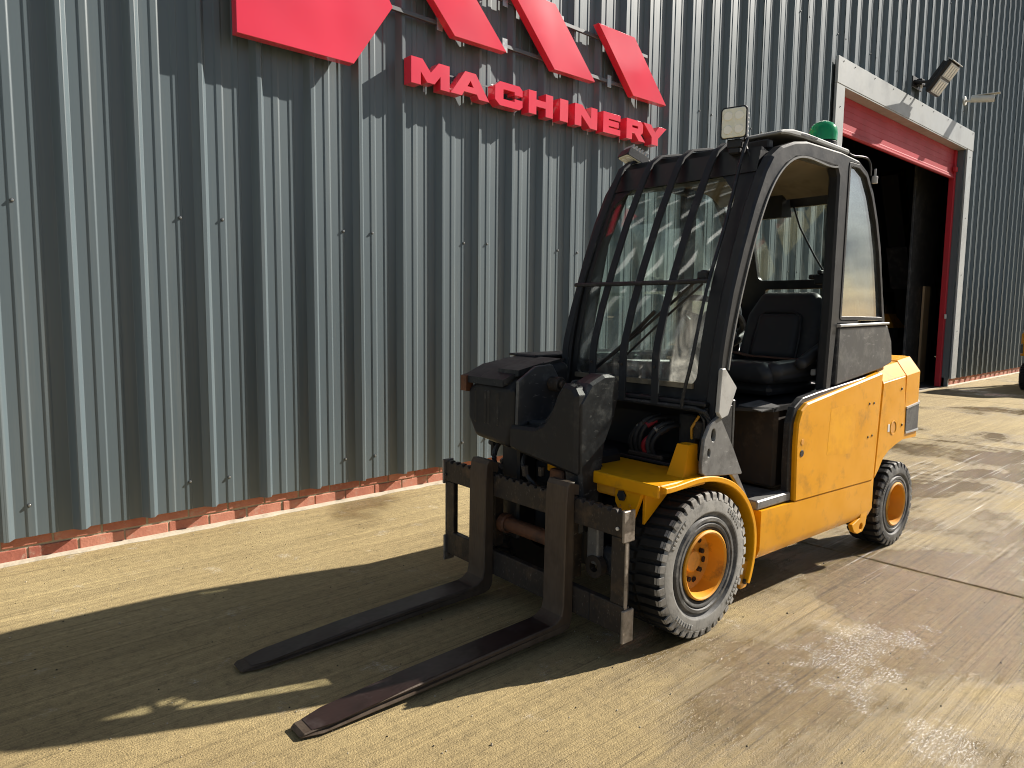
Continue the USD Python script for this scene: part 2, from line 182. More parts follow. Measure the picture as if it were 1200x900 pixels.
# ground: brushed concrete, dry and sandy by the wall, damp further out
def ground_material(name, shift):
    N = {'g': ('geometry', {}),
         'xyz': ('separate_xyz', {}),
         # tone
         'n1': ('noise_texture', {'scale': 0.55, 'detail': 7.0, 'roughness': 0.6}),
         'n2': ('noise_texture', {'scale': 28.0, 'detail': 8.0, 'roughness': 0.75}),
         'n3': ('noise_texture', {'scale': 170.0, 'detail': 3.0, 'roughness': 0.7}),
         'mb': ('mapping', {'scale': (0.16, 26.0, 1.0), 'rotation': (0, 0, 0.02), 'location': (shift, shift * 3.1, 0)}),
         'nb': ('noise_texture', {'scale': 1.0, 'detail': 2.5, 'roughness': 0.6}),
         'mb2': ('mapping', {'scale': (0.35, 9.0, 1.0), 'rotation': (0, 0, 0.03), 'location': (shift * 2, shift, 0)}),
         'nb2': ('noise_texture', {'scale': 1.0, 'detail': 5.0, 'roughness': 0.6}),
         'r1': ('rgb_ramp', {'ramp': [(0.32, (0.285, 0.212, 0.098)), (0.5, (0.345, 0.262, 0.122)), (0.7, (0.405, 0.315, 0.155))]}),
         'r2': ('rgb_ramp', {'ramp': [(0.30, (0.62, 0.62, 0.62)), (0.5, (1, 1, 1)), (0.72, (1.18, 1.18, 1.18))]}),
         'r3': ('rgb_ramp', {'ramp': [(0.32, (0.5, 0.48, 0.46)), (0.44, (1, 1, 1)), (0.58, (1, 1, 1)), (0.68, (1.6, 1.6, 1.6))]}),
         'rb': ('rgb_ramp', {'ramp': [(0.30, (0.88, 0.88, 0.88)), (0.382, (1, 1, 1)), (0.39, (0.55, 0.54, 0.53)), (0.398, (1, 1, 1)), (0.506, (1, 1, 1)), (0.514, (0.50, 0.49, 0.48)), (0.522, (1.05, 1.05, 1.05)), (0.60, (1, 1, 1)), (0.612, (0.6, 0.59, 0.58)), (0.624, (1.1, 1.1, 1.1)), (0.70, (1.22, 1.22, 1.22))]}),
         'rb2': ('rgb_ramp', {'ramp': [(0.34, (0.86, 0.86, 0.86)), (0.6, (1.06, 1.06, 1.06))]}),
         'm1': ('mix_color', {'blend_type': 'multiply', 'fac': 1.0, 'use_clamp': False}),
         'm2': ('mix_color', {'blend_type': 'multiply', 'fac': 0.8, 'use_clamp': False}),
         'm3': ('mix_color', {'blend_type': 'multiply', 'fac': 0.9, 'use_clamp': False}),
         'm4': ('mix_color', {'blend_type': 'multiply', 'fac': 0.8, 'use_clamp': False}),
         # damp: grows with distance from the wall and along the yard, broken by noise
         'wx': ('map_range', {'from_min': 0.6, 'from_max': 3.0, 'to_min': 0.0, 'to_max': 0.5, 'clamp': True}),
         'wy': ('map_range', {'from_min': -1.2, 'from_max': -3.0, 'to_min': 0.0, 'to_max': 0.5, 'clamp': True}),
         'ws': ('math', {'math_type': 'add'}),
         'wn': ('noise_texture', {'scale': 0.8, 'detail': 5.0, 'roughness': 0.55, 'distortion': 0.4}),
         'wnm': ('map_range', {'from_min': 0.3, 'from_max': 0.7, 'to_min': -0.75, 'to_max': 0.55, 'clamp': True}),
         'wa': ('math', {'math_type': 'add'}),
         'wbn': ('map_range', {'from_min': 0.3, 'from_max': 0.7, 'to_min': -0.07, 'to_max': 0.07, 'clamp': True}),
         'wa2': ('math', {'math_type': 'add'}),
         'wr': ('map_range', {'range_type': 'smoothstep', 'from_min': 0.40, 'from_max': 0.95, 'to_min': 0.0, 'to_max': 1.0, 'clamp': True}),
         'wetc': ('mix_color', {'blend_type': 'multiply', 'b': (0.56, 0.53, 0.49)}),
         'rgh': ('map_range', {'from_min': 0.0, 'from_max': 1.0, 'to_min': 0.85, 'to_max': 0.13, 'clamp': True}),
         'h1': ('math', {'math_type': 'multiply', 'value2': 0.9}),
         'h2': ('math', {'math_type': 'multiply_add', 'value2': 0.8}),
         'h3': ('math', {'math_type': 'multiply_add', 'value2': 0.35}),
         # pale flecks and streaks: sheen of wet concrete put into the colour
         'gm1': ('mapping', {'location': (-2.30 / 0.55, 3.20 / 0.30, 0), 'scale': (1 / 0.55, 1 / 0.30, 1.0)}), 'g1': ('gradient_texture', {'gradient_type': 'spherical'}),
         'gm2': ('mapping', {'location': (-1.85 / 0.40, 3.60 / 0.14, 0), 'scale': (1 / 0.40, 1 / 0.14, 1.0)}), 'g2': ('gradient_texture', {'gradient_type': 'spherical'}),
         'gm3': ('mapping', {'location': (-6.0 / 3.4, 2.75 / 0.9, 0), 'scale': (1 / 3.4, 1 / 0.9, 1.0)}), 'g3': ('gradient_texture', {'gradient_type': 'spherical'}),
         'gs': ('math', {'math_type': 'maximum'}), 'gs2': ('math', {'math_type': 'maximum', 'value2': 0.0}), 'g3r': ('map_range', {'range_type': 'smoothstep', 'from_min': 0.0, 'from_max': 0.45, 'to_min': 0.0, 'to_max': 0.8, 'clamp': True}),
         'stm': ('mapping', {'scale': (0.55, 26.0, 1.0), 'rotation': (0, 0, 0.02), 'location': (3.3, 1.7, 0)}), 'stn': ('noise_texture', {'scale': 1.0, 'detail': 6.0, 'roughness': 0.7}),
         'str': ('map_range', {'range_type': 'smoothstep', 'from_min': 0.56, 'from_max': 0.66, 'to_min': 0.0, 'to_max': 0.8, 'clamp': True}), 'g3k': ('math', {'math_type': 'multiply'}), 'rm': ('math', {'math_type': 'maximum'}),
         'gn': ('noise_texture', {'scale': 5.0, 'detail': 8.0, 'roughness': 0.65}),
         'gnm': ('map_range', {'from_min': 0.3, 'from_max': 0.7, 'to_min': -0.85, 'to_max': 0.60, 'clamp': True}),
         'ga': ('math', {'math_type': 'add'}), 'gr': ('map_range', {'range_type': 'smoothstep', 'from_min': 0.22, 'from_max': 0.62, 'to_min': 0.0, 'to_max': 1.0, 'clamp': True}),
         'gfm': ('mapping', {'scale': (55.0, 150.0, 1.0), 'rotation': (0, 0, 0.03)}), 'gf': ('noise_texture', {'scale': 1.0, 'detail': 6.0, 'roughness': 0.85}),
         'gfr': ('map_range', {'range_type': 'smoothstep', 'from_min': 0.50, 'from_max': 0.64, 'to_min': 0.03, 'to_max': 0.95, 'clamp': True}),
         'gk': ('math', {'math_type': 'multiply'}), 'glare_mix': ('mix_color', {'b': (0.85, 0.82, 0.78)}),
         'mbf': ('mapping', {'scale': (0.5, 95.0, 1.0), 'rotation': (0, 0, 0.025)}), 'nbf': ('noise_texture', {'scale': 1.0, 'detail': 2.0, 'roughness': 0.6}),
         'rbf': ('rgb_ramp', {'ramp': [(0.32, (0.74, 0.73, 0.72)), (0.48, (1, 1, 1)), (0.58, (1, 1, 1)), (0.72, (1.22, 1.22, 1.2))]}), 'm5': ('mix_color', {'blend_type': 'multiply', 'fac': 0.85, 'use_clamp': False}),
         'b': ('bump', {'strength': 0.8, 'distance': 0.010}),
         'p': ('principled_bsdf', {'specular_ior_level': 0.5})}
    P = 'g.position'
    L = [(P, 'xyz.vector'), (P, 'n1.vector'), (P, 'n2.vector'), (P, 'n3.vector'), (P, 'mb.vector'), ('mb.vector', 'nb.vector'), (P, 'mb2.vector'), ('mb2.vector', 'nb2.vector'),
         ('n1.fac', 'r1.fac'), ('n2.fac', 'r2.fac'), ('n3.fac', 'r3.fac'), ('nb.fac', 'rb.fac'), ('nb2.fac', 'rb2.fac'),
         ('r1.color', 'm1.a'), ('r2.color', 'm1.b'), ('m1.result', 'm2.a'), ('r3.color', 'm2.b'), ('m2.result', 'm3.a'), ('rb.color', 'm3.b'), ('m3.result', 'm4.a'), ('rb2.color', 'm4.b'),
         ('xyz.x', 'wx.value'), ('xyz.y', 'wy.value'), ('wx.result', 'ws.value1'), ('wy.result', 'ws.value2'), (P, 'wn.vector'), ('wn.fac', 'wnm.value'),
         ('ws.value', 'wa.value1'), ('wnm.result', 'wa.value2'), ('nb.fac', 'wbn.value'), ('wa.value', 'wa2.value1'), ('wbn.result', 'wa2.value2'), ('wa2.value', 'wr.value'),
         (P, 'mbf.vector'), ('mbf.vector', 'nbf.vector'), ('nbf.fac', 'rbf.fac'), ('m4.result', 'm5.a'), ('rbf.color', 'm5.b'), ('m5.result', 'wetc.a'), ('wr.result', 'wetc.fac'), ('wr.result', 'rgh.value'), ('rgh.result', 'p.roughness'),
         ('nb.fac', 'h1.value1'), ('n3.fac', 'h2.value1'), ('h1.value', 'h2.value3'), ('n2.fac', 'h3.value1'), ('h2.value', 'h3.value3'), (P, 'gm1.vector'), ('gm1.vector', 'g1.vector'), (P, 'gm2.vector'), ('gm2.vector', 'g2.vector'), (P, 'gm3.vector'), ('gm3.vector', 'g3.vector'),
         ('g1.fac', 'gs.value1'), ('g2.fac', 'gs.value2'), ('gs.value', 'gs2.value1'), ('g3.fac', 'g3r.value'), (P, 'stm.vector'), ('stm.vector', 'stn.vector'), ('stn.fac', 'str.value'), ('g3r.result', 'g3k.value1'), ('str.result', 'g3k.value2'), ('gk.value', 'rm.value1'), ('g3k.value', 'rm.value2'), ('rm.value', 'glare_mix.fac'), (P, 'gn.vector'), ('gn.fac', 'gnm.value'), ('gs2.value', 'ga.value1'), ('gnm.result', 'ga.value2'), ('ga.value', 'gr.value'),
         (P, 'gfm.vector'), ('gfm.vector', 'gf.vector'), ('gf.fac', 'gfr.value'), ('gr.result', 'gk.value1'), ('gfr.result', 'gk.value2'), ('wetc.result', 'glare_mix.a'), ('glare_mix.result', 'p.base_color'),
         ('h3.value', 'b.height'), ('b.normal', 'p.normal')]
    return usdkit.material(stage, f'/World/Looks/{name}', N, L, surface='p.BSDF')

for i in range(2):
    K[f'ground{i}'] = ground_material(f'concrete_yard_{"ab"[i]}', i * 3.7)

# ------------------------------------------------------------------ scene helpers
USED = {}
def numbered(parent, name):
    k = (parent, name)
    USED[k] = USED.get(k, -1) + 1
    return name if USED[k] == 0 else f'{name}_{USED[k]:03d}'

def path_of(parent):
    return '/World' if parent is None else (parent if isinstance(parent, str) else str(parent.GetPath()))

def obj(name, mesh, mat, parent=None, smooth=30, label=None):
    p = path_of(parent)
    m = usdkit.mesh(stage, f'{p}/{numbered(p, name)}', mesh, K[mat] if isinstance(mat, str) else mat, smooth=smooth).GetPrim()
    if label:
        m.SetCustomDataByKey('label', label)
    return m

def tag(o, label, cat=None, group=None, kind=None):
    o.SetCustomDataByKey('label', label)
    if cat: o.SetCustomDataByKey('category', cat)
    if group: o.SetCustomDataByKey('group', group)
    if kind: o.SetCustomDataByKey('kind', kind)
    return o

def thing(name, label, cat, loc=(0, 0, 0), rotz=0.0, group=None):
    x = UsdGeom.Xform.Define(stage, f'/World/{numbered("/World", name)}')
    x.AddTranslateOp().Set(Gf.Vec3d(*map(float, loc)))
    if rotz: x.AddRotateZOp().Set(float(rotz))
    return tag(x.GetPrim(), label, cat, group)

def cat_(*ms):
    ms = [trimesh.Trimesh(*ms_) if isinstance(ms_, tuple) else ms_ for ms_ in ms]
    return trimesh.util.concatenate(ms)

def cbox(a, b, c=0.004):
    """box between corners a and b with chamfered edges"""
    a, b = np.minimum(a, b).astype(float), np.maximum(a, b).astype(float)
    c = min(c, 0.45 * (b - a).min())
    pts = []
    for s in np.ndindex(2, 2, 2):
        corner = np.where(s, b, a); inw = np.where(s, -1, 1) * c
        for k in range(3):
            p = corner + inw; p[k] = corner[k]; pts.append(p)
    return trimesh.convex.convex_hull(np.array(pts))

def hull(pts):
    return trimesh.convex.convex_hull(np.array(pts, float))

def inset(ring, c):
    p = np.array(ring, float); n = len(p)
    d1 = p - np.roll(p, 1, 0); d2 = np.roll(p, -1, 0) - p
    d1 /= np.linalg.norm(d1, axis=1)[:, None] + 1e-12; d2 /= np.linalg.norm(d2, axis=1)[:, None] + 1e-12
    n1 = np.c_[-d1[:, 1], d1[:, 0]]; n2 = np.c_[-d2[:, 1], d2[:, 0]]
    m = n1 + n2; m /= np.maximum((m * m).sum(1) / 2, 0.35)[:, None]
    return p + m * c          # CCW ring: moves inwards

def rpoly(pts, r=0.0, holes=()):
    g = Polygon(pts).buffer(0)
    for h in holes: g = g.difference(h if hasattr(h, 'area') else Polygon(h))
    if r > 0:
        g = g.buffer(-r, quad_segs=6).buffer(2 * r, quad_segs=6).buffer(-r, quad_segs=6)
    g = g.simplify(0.0006)
    return g

def plate(poly, t0, t1, chamfer=0.003, axis='v', sub=None, fmap=None, both=False):
    """solid from a shapely polygon, t0 is the outer (chamfered) face. axis v: polygon in (u,z), thickness along v; axis u: polygon in (v,z), thickness along u; axis z: polygon in (u,v)"""
    if poly.geom_type != 'Polygon':
        return cat_(*[plate(g, t0, t1, chamfer, axis, sub, fmap, both) for g in poly.geoms])
    from shapely.geometry.polygon import orient
    poly = orient(poly, 1.0)
    s = 1 if t1 > t0 else -1
    rings = [np.array(poly.exterior.coords)[:-1]] + [np.array(h.coords)[:-1] for h in poly.interiors]
    V, F = [], []
    n0 = 0
    def layer(rs, t):
        nonlocal n0
        ids = []
        for r in rs:
            V.append(np.c_[r, np.full(len(r), t)]); ids.append(np.arange(n0, n0 + len(r))); n0 += len(r)
        return ids
    ins = [inset(r, chamfer) for r in rings] if chamfer else rings
    Ls = []
    if chamfer:
        Ls.append(layer(ins, t0)); Ls.append(layer(rings, t0 + s * chamfer))
    else:
        Ls.append(layer(rings, t0))
    if both and chamfer:
        Ls.append(layer(rings, t1 - s * chamfer)); Ls.append(layer(ins, t1))
    else:
        Ls.append(layer(rings, t1))
    for A, B in zip(Ls[:-1], Ls[1:]):
        for a, b in zip(A, B):
            a2, b2 = np.roll(a, -1), np.roll(b, -1)
            F += [np.c_[a, a2, b2], np.c_[a, b2, b]]
    # caps
    import mapbox_earcut as earcut
    def cap(rs, ids):
        vs = np.vstack(rs); ends = np.cumsum([len(r) for r in rs]).astype(np.uint32)
        tri = earcut.triangulate_float64(vs, ends).reshape(-1, 3)
        return np.concatenate(ids)[tri]
    F.append(cap(ins, Ls[0])[:, ::-1] if True else None)
    F.append(cap(ins if (both and chamfer) else rings, Ls[-1]))
    v = np.vstack(V); f = np.vstack(F)
    m = trimesh.Trimesh(v, f, process=False)
    if sub: 
        m = m.subdivide_to_size(sub, max_iter=12) if hasattr(m, 'subdivide_to_size') else m
    v = np.array(m.vertices)
    if fmap is not None: v = fmap(v[:, 0], v[:, 1], v[:, 2])
    elif axis == 'v': v = v[:, [0, 2, 1]]
    elif axis == 'u': v = v[:, [2, 0, 1]]
    m = trimesh.Trimesh(v, m.faces, process=True)
    m.fix_normals()
    return m

def sweep(pts, profile, upv=(0, 0, 1), closed=False):
    """sweep a closed 2-D profile (list of (side, up)) along a polyline; side = tangent x up"""
    P = np.array(pts, float); n = len(P)
    T = np.gradient(P, axis=0) if not closed else np.roll(P, -1, 0) - np.roll(P, 1, 0)
    seg = np.diff(P, axis=0); seg /= np.linalg.norm(seg, axis=1)[:, None] + 1e-12
    if not closed:
        T = np.vstack([seg[:1], seg[:-1] + seg[1:], seg[-1:]])
    T /= np.linalg.norm(T, axis=1)[:, None] + 1e-12
    prof = np.array(profile, float); k = len(prof)
    V = []
    upv = np.array(upv, float)
    for i in range(n):
        s_ = np.cross(T[i], upv); s_ /= np.linalg.norm(s_) + 1e-12
        w = np.cross(s_, T[i])
        sc = 1.0
        if not closed and 0 < i < n - 1:
            sc = 1 / max(0.5, np.dot(T[i], seg[i]))
        V.append(P[i] + prof[:, :1] * s_ + prof[:, 1:] * w * sc)
    V = np.vstack(V); F = []
    for i in range(n - 1 if not closed else n):
        j = (i + 1) % n
        for a in range(k):
            b = (a + 1) % k
            F += [[i * k + a, i * k + b, j * k + b], [i * k + a, j * k + b, j * k + a]]
    if not closed:
        for a in range(1, k - 1):
            F += [[0, a + 1, a], [(n - 1) * k, (n - 1) * k + a, (n - 1) * k + a + 1]]
    m = trimesh.Trimesh(V, F, process=True); m.fix_normals()
    return m

def circ(r, k=10):
    a = np.linspace(0, 2 * np.pi, k, endpoint=False)
    return np.c_[r * np.cos(a), r * np.sin(a)]

def spline(pts, n=24):
    from scipy.interpolate import make_interp_spline
    P = np.array(pts, float)
    t = np.r_[0, np.cumsum(np.linalg.norm(np.diff(P, axis=0), axis=1))]
    k = min(3, len(P) - 1)
    return make_interp_spline(t, P, k=k)(np.linspace(0, t[-1], n))

def tube(pts, r, k=8, smooth_n=None, upv=(0.13, 0.21, 0.97)):
    return sweep(spline(pts, smooth_n) if smooth_n else pts, circ(r, k), upv)

def cyl(a, b, r, k=20, c=0.0):
    a, b = np.array(a, float), np.array(b, float)
    d = b - a; L = np.linalg.norm(d); d /= L
    c = c or min(0.15 * r, 0.2 * L)
    q_ = [(0.0, 0), (r - c, 0), (r, c), (r, L - c), (r - c, L), (0.0, L)]
    return lathe(q_, a, d, k)

def lathe(prof, origin, axis, k=32):
    """revolve (r, h) about axis from origin"""
    axis = np.array(axis, float); axis /= np.linalg.norm(axis)
    e = np.cross(axis, [0.3, 0.1, 0.9] if abs(axis[2]) < 0.9 else [1, 0, 0]); e /= np.linalg.norm(e)
    g = np.cross(axis, e)
    a = np.linspace(0, 2 * np.pi, k, endpoint=False)
    V = []
    for r, h in prof:
        V.append(np.array(origin) + h * axis + r * (np.cos(a)[:, None] * e + np.sin(a)[:, None] * g))
    V = np.vstack(V); F = []
    for i in range(len(prof) - 1):
        for j in range(k):
            l = (j + 1) % k
            F += [[i * k + j, i * k + l, (i + 1) * k + l], [i * k + j, (i + 1) * k + l, (i + 1) * k + j]]
    m = trimesh.Trimesh(V, F, process=True); m.update_faces(m.nondegenerate_faces()); m.fix_normals()
    return m

def xf(m, loc=(0, 0, 0), rx=0, ry=0, rz=0, at=(0, 0, 0)):
    m = m.copy()
    R = trimesh.transformations.euler_matrix(rx, ry, rz)
    m.apply_translation(-np.array(at, float)); m.apply_transform(R); m.apply_translation(np.array(at, float) + np.array(loc, float))
    return m

# ------------------------------------------------------------------ the yard
JX = [-9.46, -5.17, -0.88, 3.415, 7.70, 11.99, 16.28, 20.57, 24.86]
JY = [0.0, -9.0, -18.0]
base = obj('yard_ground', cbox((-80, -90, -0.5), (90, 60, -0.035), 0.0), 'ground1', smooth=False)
tag(base, 'open concrete ground running out round the yard', kind='structure')
yard = UsdGeom.Xform.Define(stage, '/World/concrete_yard').GetPrim()
tag(yard, 'buff brushed concrete yard cast in bays, damp away from the wall', kind='structure')
obj('joint_filler', cbox((JX[0], JY[-1], -0.034), (JX[-1], 0.10, -0.009), 0.0), 'mortar', yard, smooth=False)
for i in range(len(JX) - 1):
    for j in range(len(JY) - 1):
        g = 0.006
        jit = 0.0
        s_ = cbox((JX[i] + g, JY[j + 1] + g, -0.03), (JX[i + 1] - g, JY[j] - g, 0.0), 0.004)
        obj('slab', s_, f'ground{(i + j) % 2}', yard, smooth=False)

gritm = []
gp = np.c_[rng.uniform(-0.6, 3.4, 900), rng.uniform(-3.9, -0.05, 900)]
for (x, y) in gp:
    s_ = rng.uniform(0.0012, 0.0034) * (1.5 if rng.random() < 0.06 else 1)
    m = trimesh.creation.icosahedron(); m.vertices *= s_ * rng.uniform(0.6, 1.2, (12, 3)); m.apply_translation((x, y, s_ * 0.4)); gritm.append(m)
for k, mt in enumerate(('kerb', 'mortar', 'tread')):
    o = obj('grit', trimesh.util.concatenate(gritm[k::3]), mt, None, smooth=False)
    tag(o, ['pale grit scattered on the concrete in front of the forks', 'buff grit scattered on the concrete in front of the forks', 'dark specks of dirt scattered on the concrete in front of the forks'][k], 'grit', kind='stuff')

# ------------------------------------------------------------------ the building
shed = thing('warehouse', 'dark grey ribbed steel warehouse with brick base and open roller door', 'warehouse')
P3 = 1.0 / 3
D_ = 0.043
def sheet_profile(x0, n=3):
    pts = []
    for i in range(n):
        a = x0 + i * P3
        pts += [(a, -D_), (a + 0.026, -D_), (a + 0.053, 0.0)]
        f0, w = a + 0.053, 0.253
        for c0, c1 in ((0.20, 0.385), (0.60, 0.755)):
            s0, s1 = f0 + c0 * w, f0 + c1 * w
            pts += [(s0, 0), (s0 + 0.007, -0.0045), (s1 - 0.008, -0.0045), (s1, 0)]
        pts += [(a + P3 - 0.027, 0.0)]
    pts.append((x0 + n * P3, -D_))
    P = np.array(pts); out = [P[0] + [0.002, 0]]
    for i in range(1, len(P) - 1):
        a, b = P[i - 1] - P[i], P[i + 1] - P[i]
        c = 0.0016 if abs(P[i][1]) < 0.03 else 0.003
        out += [P[i] + a / np.linalg.norm(a) * min(c, 0.3 * np.linalg.norm(a)), P[i] + b / np.linalg.norm(b) * min(c, 0.3 * np.linalg.norm(b))]
    out.append(P[-1])
    return out
HS, HT = 0.127, 8.7
def cladding(x0, z0, z1, lap):
    pr = np.array(sheet_profile(x0))
    pr[:, 1] -= lap
    t = 0.0012
    pr[-1, 0] += 0.014
    V = []
    for z in (z0, z1):
        V.append(np.c_[pr, np.full(len(pr), z)])
        V.append(np.c_[pr[:, 0], pr[:, 1] + t, np.full(len(pr), z)])
    n = len(pr); V = np.vstack(V); F = []
    for i in range(n - 1):
        a, b, c, d = i, i + 1, 2 * n + i + 1, 2 * n + i
        F += [[a, b, c], [a, c, d], [n + b, n + a, n + d], [n + b, n + d, n + c], [a, n + a, n + b], [a, n + b, b], [d, c, 2 * n + n + i + 1], [d, 3 * n + i + 1, 3 * n + i]]
    return (V, np.array(F))
wash = lathe([(0, 0), (0.0105, 0), (0.0105, 0.002), (0, 0.002)], (0, 0, 0), (0, -1, 0), 10)
head = lathe([(0.0075, 0.002), (0.0075, 0.0055), (0.0055, 0.0085), (0, 0.0095)], (0, 0, 0), (0, -1, 0), 8)
for k in range(-6, 24):
    z0 = 4.36 if 9 <= k < 14 else HS
    sh = obj('cladding_sheet', cladding(float(k), z0, HT, 0.0004 * (k % 2)), 'clad', shed, smooth=False)
    if -1 <= k <= 18:
        for z in (0.285, 1.787, 3.29, 4.79, 6.29):
            if z < z0 or z > (3.6 if k < 1 else 5.6 if k < 8 else 6.9): continue
            for dx in (0.124, 0.895):
                xx_, zz_ = k + dx + rng.normal(0, 0.006), z + rng.normal(0, 0.004)
                yy = -0.0049 if dx < 0.5 else -0.0049
                s_ = obj('screw', xf(head, (xx_, yy, zz_)), 'screw', sh, smooth=False)
                obj('washer', xf(wash, (xx_, yy, zz_)), 'washer', sh, smooth=False)
# brick base
plinth = obj('brick_base', cbox((-6, 0.025, -0.03), (9.0, 0.11, 0.16), 0.0), 'mortar', shed, smooth=False)
plinth2 = obj('brick_base', cbox((14.0, 0.025, -0.03), (24, 0.11, 0.16), 0.0), 'mortar', shed, smooth=False)
for c in range(2):
    for x0, x1, pl in ((-2.0, 9.0, plinth), (14.0, 20.0, plinth2)):
        n = int((x1 - x0) / 0.225)
        for i in range(n + 1):
            a = x0 + i * 0.225 + (0.1125 if c else 0.0) + 0.085
            e = min(a + 0.215, x1 - 0.002)
            if e - a < 0.03: continue
            j = rng.normal(0, 0.0015, 4)
            obj('brick', cbox((a + j[0], 0.0195 + j[1], 0.003 + 0.075 * c + j[2] * 0.6), (e, 0.06, 0.067 + 0.075 * c + j[3] * 0.6), 0.003), f'brick{rng.integers(3)}', pl, smooth=False)
# pale mortar fillet where the yard meets the wall
for x0, x1 in ((-6, 9.0), (14.0, 24)):
    xs = np.arange(x0, x1, 0.04)
    w = 0.028 + 0.016 * (meshkit.fbm(np.c_[xs * 2.2, xs * 0, xs * 0], 4, 3) - 0.5) + 0.02 * (meshkit.noise(np.c_[xs * 9, xs * 0, xs * 0], 5) - 0.5)
    w = np.clip(w, 0.012, 0.07)
    n = len(xs)
    V = np.vstack([np.c_[xs, np.full(n, 0.022), np.full(n, 0.012)], np.c_[xs, -0.5 * w, np.full(n, 0.010)], np.c_[xs, -w, np.full(n, 0.002)], np.c_[xs, -w, np.full(n, -0.004)]])
    F = []
    for i in range(n - 1):
        for r in range(3):
            a, b = r * n + i, (r + 1) * n + i
            F += [[a, b, b + 1], [a, b + 1, a + 1]]
    obj('mortar_fillet', (V, np.array(F)), 'kerb', shed, smooth=40)
# door frame
fr = UsdGeom.Xform.Define(stage, str(shed.GetPath()) + '/door_frame').GetPrim()
obj('lintel_flashing', cbox((8.80, -0.075, 4.175), (14.35, -0.037, 4.50), 0.003), 'frame', fr)
obj('jamb_flashing', cbox((8.80, -0.070, 0.14), (9.04, -0.038, 4.173), 0.003), 'frame', fr)
obj('jamb_flashing', cbox((14.06, -0.070, 0.14), (14.34, -0.038, 4.173), 0.003), 'frame', fr)
for x in (8.95, 9.29, 9.93, 10.59, 11.25, 11.75, 12.24, 12.93, 13.58, 14.25):
    obj('screw', xf(head, (x, -0.075, 4.46)), 'washer', fr, smooth=False)
for x, z in ((8.92, 3.9), (14.2, 4.05), (8.92, 2.9), (14.2, 3.0), (14.2, 2.0), (14.2, 1.0)):
    obj('screw', xf(head, (x, -0.070, z)), 'washer', fr, smooth=False)
obj('reveal', cbox((14.0, -0.036, 0.0), (14.055, 0.16, 4.172), 0.002), 'clad', fr, label='dark grey reveal down the right side of the doorway')
obj('reveal', cbox((9.0, -0.036, 0.0), (9.038, 0.16, 4.172), 0.002), 'clad', fr)
obj('soffit', cbox((9.04, -0.07, 4.155), (13.998, 0.16, 4.1725), 0.002), 'frame', fr)
door = UsdGeom.Xform.Define(stage, str(shed.GetPath()) + '/roller_door').GetPrim()
for s0, s1 in ((13.90, 13.985), (9.042, 9.10)):
    obj('guide', cbox((s0, 0.06, 0.0), (s1, 0.15, 4.153), 0.006), 'doorred', door)
for i in range(5):
    z0 = 3.74 + i * 0.083
    obj('slat', cbox((9.11, 0.092, z0), (13.895, 0.112, z0 + 0.0815), 0.002), 'doorred', door)
obj('bottom_bar', cbox((9.11, 0.074, 3.66), (13.895, 0.120, 3.7385), 0.008), 'doorred', door)
obj('bottom_bar_lip', cbox((9.11, 0.060, 3.668), (13.895, 0.0735, 3.692), 0.004), 'doorred', door)
obj('lock_box', cbox((13.84, 0.03, 3.78), (13.96, 0.085, 3.86), 0.006), 'doorred', door)
obj('handle_box', cbox((13.87, 0.03, 1.22), (13.93, 0.058, 1.30), 0.006), 'white', door)
# inside of the building
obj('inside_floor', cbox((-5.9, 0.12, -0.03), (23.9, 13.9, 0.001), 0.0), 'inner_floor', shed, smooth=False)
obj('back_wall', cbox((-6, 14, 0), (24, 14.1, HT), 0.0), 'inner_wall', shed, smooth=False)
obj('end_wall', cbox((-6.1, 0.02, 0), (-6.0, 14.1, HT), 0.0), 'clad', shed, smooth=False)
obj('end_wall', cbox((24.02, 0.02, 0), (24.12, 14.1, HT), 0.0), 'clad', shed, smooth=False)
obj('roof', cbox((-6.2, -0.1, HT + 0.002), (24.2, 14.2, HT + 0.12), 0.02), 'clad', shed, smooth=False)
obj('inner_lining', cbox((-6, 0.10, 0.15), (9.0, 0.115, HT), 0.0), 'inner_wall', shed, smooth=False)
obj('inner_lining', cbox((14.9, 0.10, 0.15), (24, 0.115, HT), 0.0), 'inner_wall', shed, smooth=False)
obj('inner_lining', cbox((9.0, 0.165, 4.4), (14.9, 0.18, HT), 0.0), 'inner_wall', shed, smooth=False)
def hcol(x, y):
    return cat_(cbox((x, y, 0), (x + 0.2, y + 0.014, HT), 0.002), cbox((x, y + 0.236, 0), (x + 0.2, y + 0.25, HT), 0.002), cbox((x + 0.094, y + 0.0145, 0), (x + 0.106, y + 0.2355, HT), 0.0))
for x in (8.5,):
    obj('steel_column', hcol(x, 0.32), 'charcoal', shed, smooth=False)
obj('inner_panel', cbox((13.74, 0.62, 0.0), (15.1, 0.66, 4.3), 0.004), 'charcoal', shed, smooth=False)

